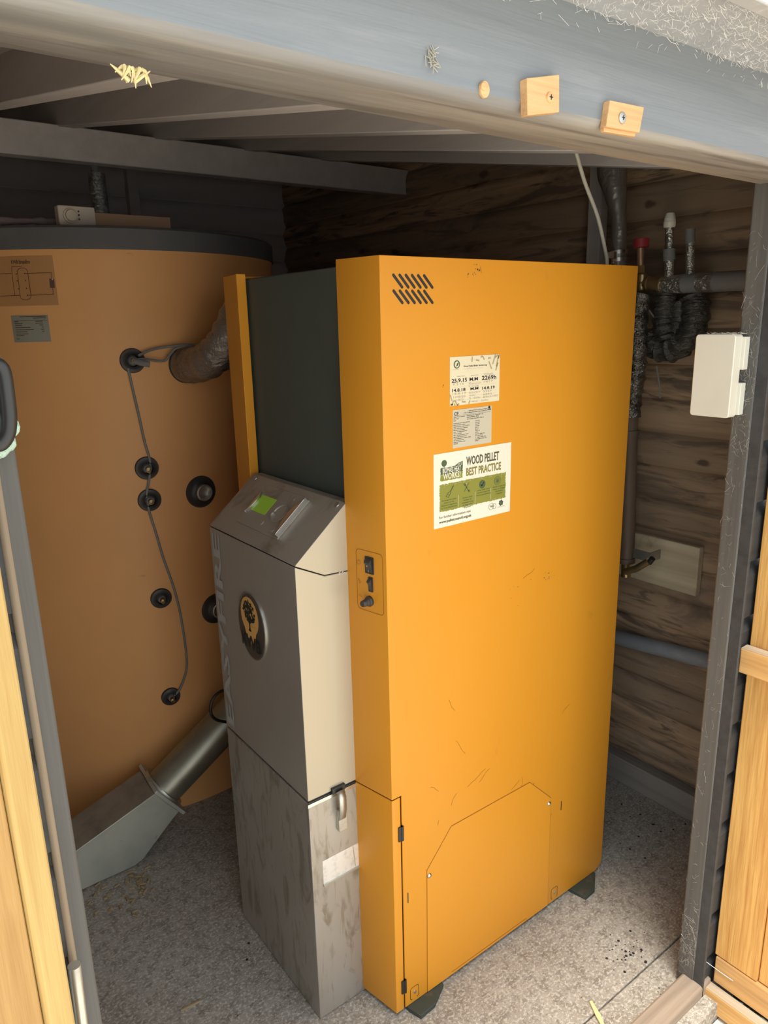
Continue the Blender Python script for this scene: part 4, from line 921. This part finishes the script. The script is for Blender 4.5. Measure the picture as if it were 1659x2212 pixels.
tag(mb.build('web_nest', M('tan_nest', (.45, .42, .34), .9)), 'small tan spider nest tuft on the front of the head beam', 'nest')
# cobwebs (stuff)
mb = MB(); random.seed(9)
for i in range(1500):
    x = random.uniform(.60, 1.5) if i % 3 else random.uniform(.7, 1.25); y = .487 + random.random() ** 1.6 * .112; a = Vector((x, y, 1.8315)); L = random.uniform(.003, .022); t = random.uniform(0, 2*pi)
    b = a + Vector((cos(t) * L, sin(t) * L * .6, -random.uniform(0, .004))); b.y = min(max(b.y, .488), .599); c_ = (a + b) / 2 + Vector((random.gauss(0, .003), 0, -random.uniform(.001, .006)))
    mb.tube([a, c_, b], random.uniform(.00008, .00024), 3, cap=False)
for i in range(160):
    x = random.uniform(-.1, 1.4); a = Vector((x, .5985, 1.832 - random.random() ** 2 * .02)); b = a + Vector((random.gauss(0, .008), .0, -random.uniform(0, .008))); mb.tube([a, b], .00015, 3, cap=False)
tag(mb.build('cobwebs', WEB), 'white cobwebs matted in the corner above the head beam', 'cobweb', kind='stuff')
mb = MB()
for i in range(420):
    z = random.choice([random.gauss(1.38, .09), random.uniform(.05, 1.68), random.gauss(.12, .05)]); y = random.uniform(.664, .70); a = Vector((1.3425, y, z)); b = a + Vector((0, random.gauss(0, .008), random.gauss(0, .010))); b.y = min(max(b.y, .663), .702)
    c_ = (a + b) / 2 + Vector((-random.uniform(0, .002), 0, random.gauss(0, .002))); mb.tube([a, c_, b], random.uniform(.00006, .00018), 3, cap=False)
for i in range(70):
    a = Vector((1.300 + random.uniform(0, .04), random.uniform(.684, .74), 1.4635)); b = a + Vector((random.gauss(0, .006), random.gauss(0, .006), random.uniform(0, .003))); mb.tube([a, b], .0004, 3, cap=False)
tag(mb.build('cobwebs', M('grey_cobweb', (.5, .47, .4), .9)), 'fine dusty cobwebs on the right post and white box', 'cobweb', kind='stuff')

# ------------------------------------------------------------------ floor litter
def sliver(name, label, p0, p1, wd, mt, cat):
    a = at(*p0, 2, .003); b = at(*p1, 2, .003); d = (b - a).normalized(); q = Vector((-d.y, d.x, 0)) * wd
    mb = MB(); vs = [a - q*.6, a + q*.5, (a+b)/2 + q, b + q*.4, b - q*.7, (a+b)/2 - q*.9]
    mb.prism([(v.x, v.y) for v in vs][::-1] if True else 0, lambda u, v, d_=0: Vector((u, v, d_)), .0005, .005); return tag(mb.build(name, mt, bevel=.0006), label, cat)
sliver('wood_splinter', 'pale yellow wood splinter on the floor by the threshold', (1276, 2163), (1308, 2225), .006, STRAW, 'splinter')
sliver('wood_splinter', 'thin tan wood splinter on the floor before the silver cabinet', (390, 2183), (432, 2162), .0028, PELL, 'splinter')
random.seed(31)
mb = MB(); mb.tube([(-.009, 0, .0032), (.009, 0, .0032)], .003, 8); me0 = None
for i in range(46):
    if i < 26: px, py = random.gauss(297, 14), random.gauss(1905, 12)
    else: px, py = random.uniform(185, 330), random.uniform(1905, 1985)
    if px < 178: px = 185
    py = max(py, 1876 + max(0, (300 - px)) * .42)
    p = at(px, py, 2, 0)
    if me0 is None: o = mb.build('wood_pellet', PELL); me0 = o
    else: o = me0.copy(); COL.objects.link(o)
    o.location = (p.x, p.y, 0); o.rotation_euler = (0, 0, random.uniform(0, pi)); o.scale = (random.uniform(.5, 1.1), 1, 1)
    tag(o, 'small tan wood pellet lying among others beside the feed duct', 'pellet', 'wood pellets spilt on the floor')
DEB = M('charred_crumb', (.02, .016, .014), .9)
mb = MB()
for cx_, cy_, n, sx, sy in ((1360, 2060, 40, .035, .02), (560, 2030, 10, .05, .05), (1450, 2150, 20, .012, .02), (520, 2010, 6, .02, .02), (1420, 1800, 30, .10, .15), (1340, 1720, 24, .08, .1)):
    c = at(cx_, cy_, 2, 0)
    for i in range(n):
        x, y = c.x + random.gauss(0, sx), c.y + random.gauss(0, sy); r = random.choice((.0009, .0012, .0016, .0022, .0036))
        if y < .70 or (.62 < x < 1.52 and 1.0 < y < 1.64) or x > 1.86: continue
        mb.lathe([(r * .5, 0), (r, r * .2), (r * .6, r * .6), (.0001, r * .7)], (x, y, 0), (0, 0, 1), 6)
tag(mb.build('soot_crumbs', DEB), 'black soot crumbs scattered over the concrete floor', 'crumbs', kind='stuff')
mb = MB()
for i in range(9):
    c = Vector((1.405 + random.uniform(-.03, .05), .585 + random.uniform(-.03, .02), -.045)); r = random.uniform(.006, .014)
    mb.lathe([(r * .5, 0), (r, r * .4), (r * .8, r), (r * .2, r * 1.3)], c, (random.uniform(-.3, .3), random.uniform(-.3, .3), 1), 9)
tag(mb.build('mossy_gravel', MOSS), 'mossy pale gravel at the foot of the right post outside', 'gravel', kind='stuff')
t = MB().tube(spline([(1.343, .70, .13), (1.35, .66, .10), (1.37, .62, .075), (1.385, .59, .06)], 4), .0006, 4).build('straw_strand', WEB); tag(t, 'thin pale strand stretched from the right post foot to the door leaf', 'strand')
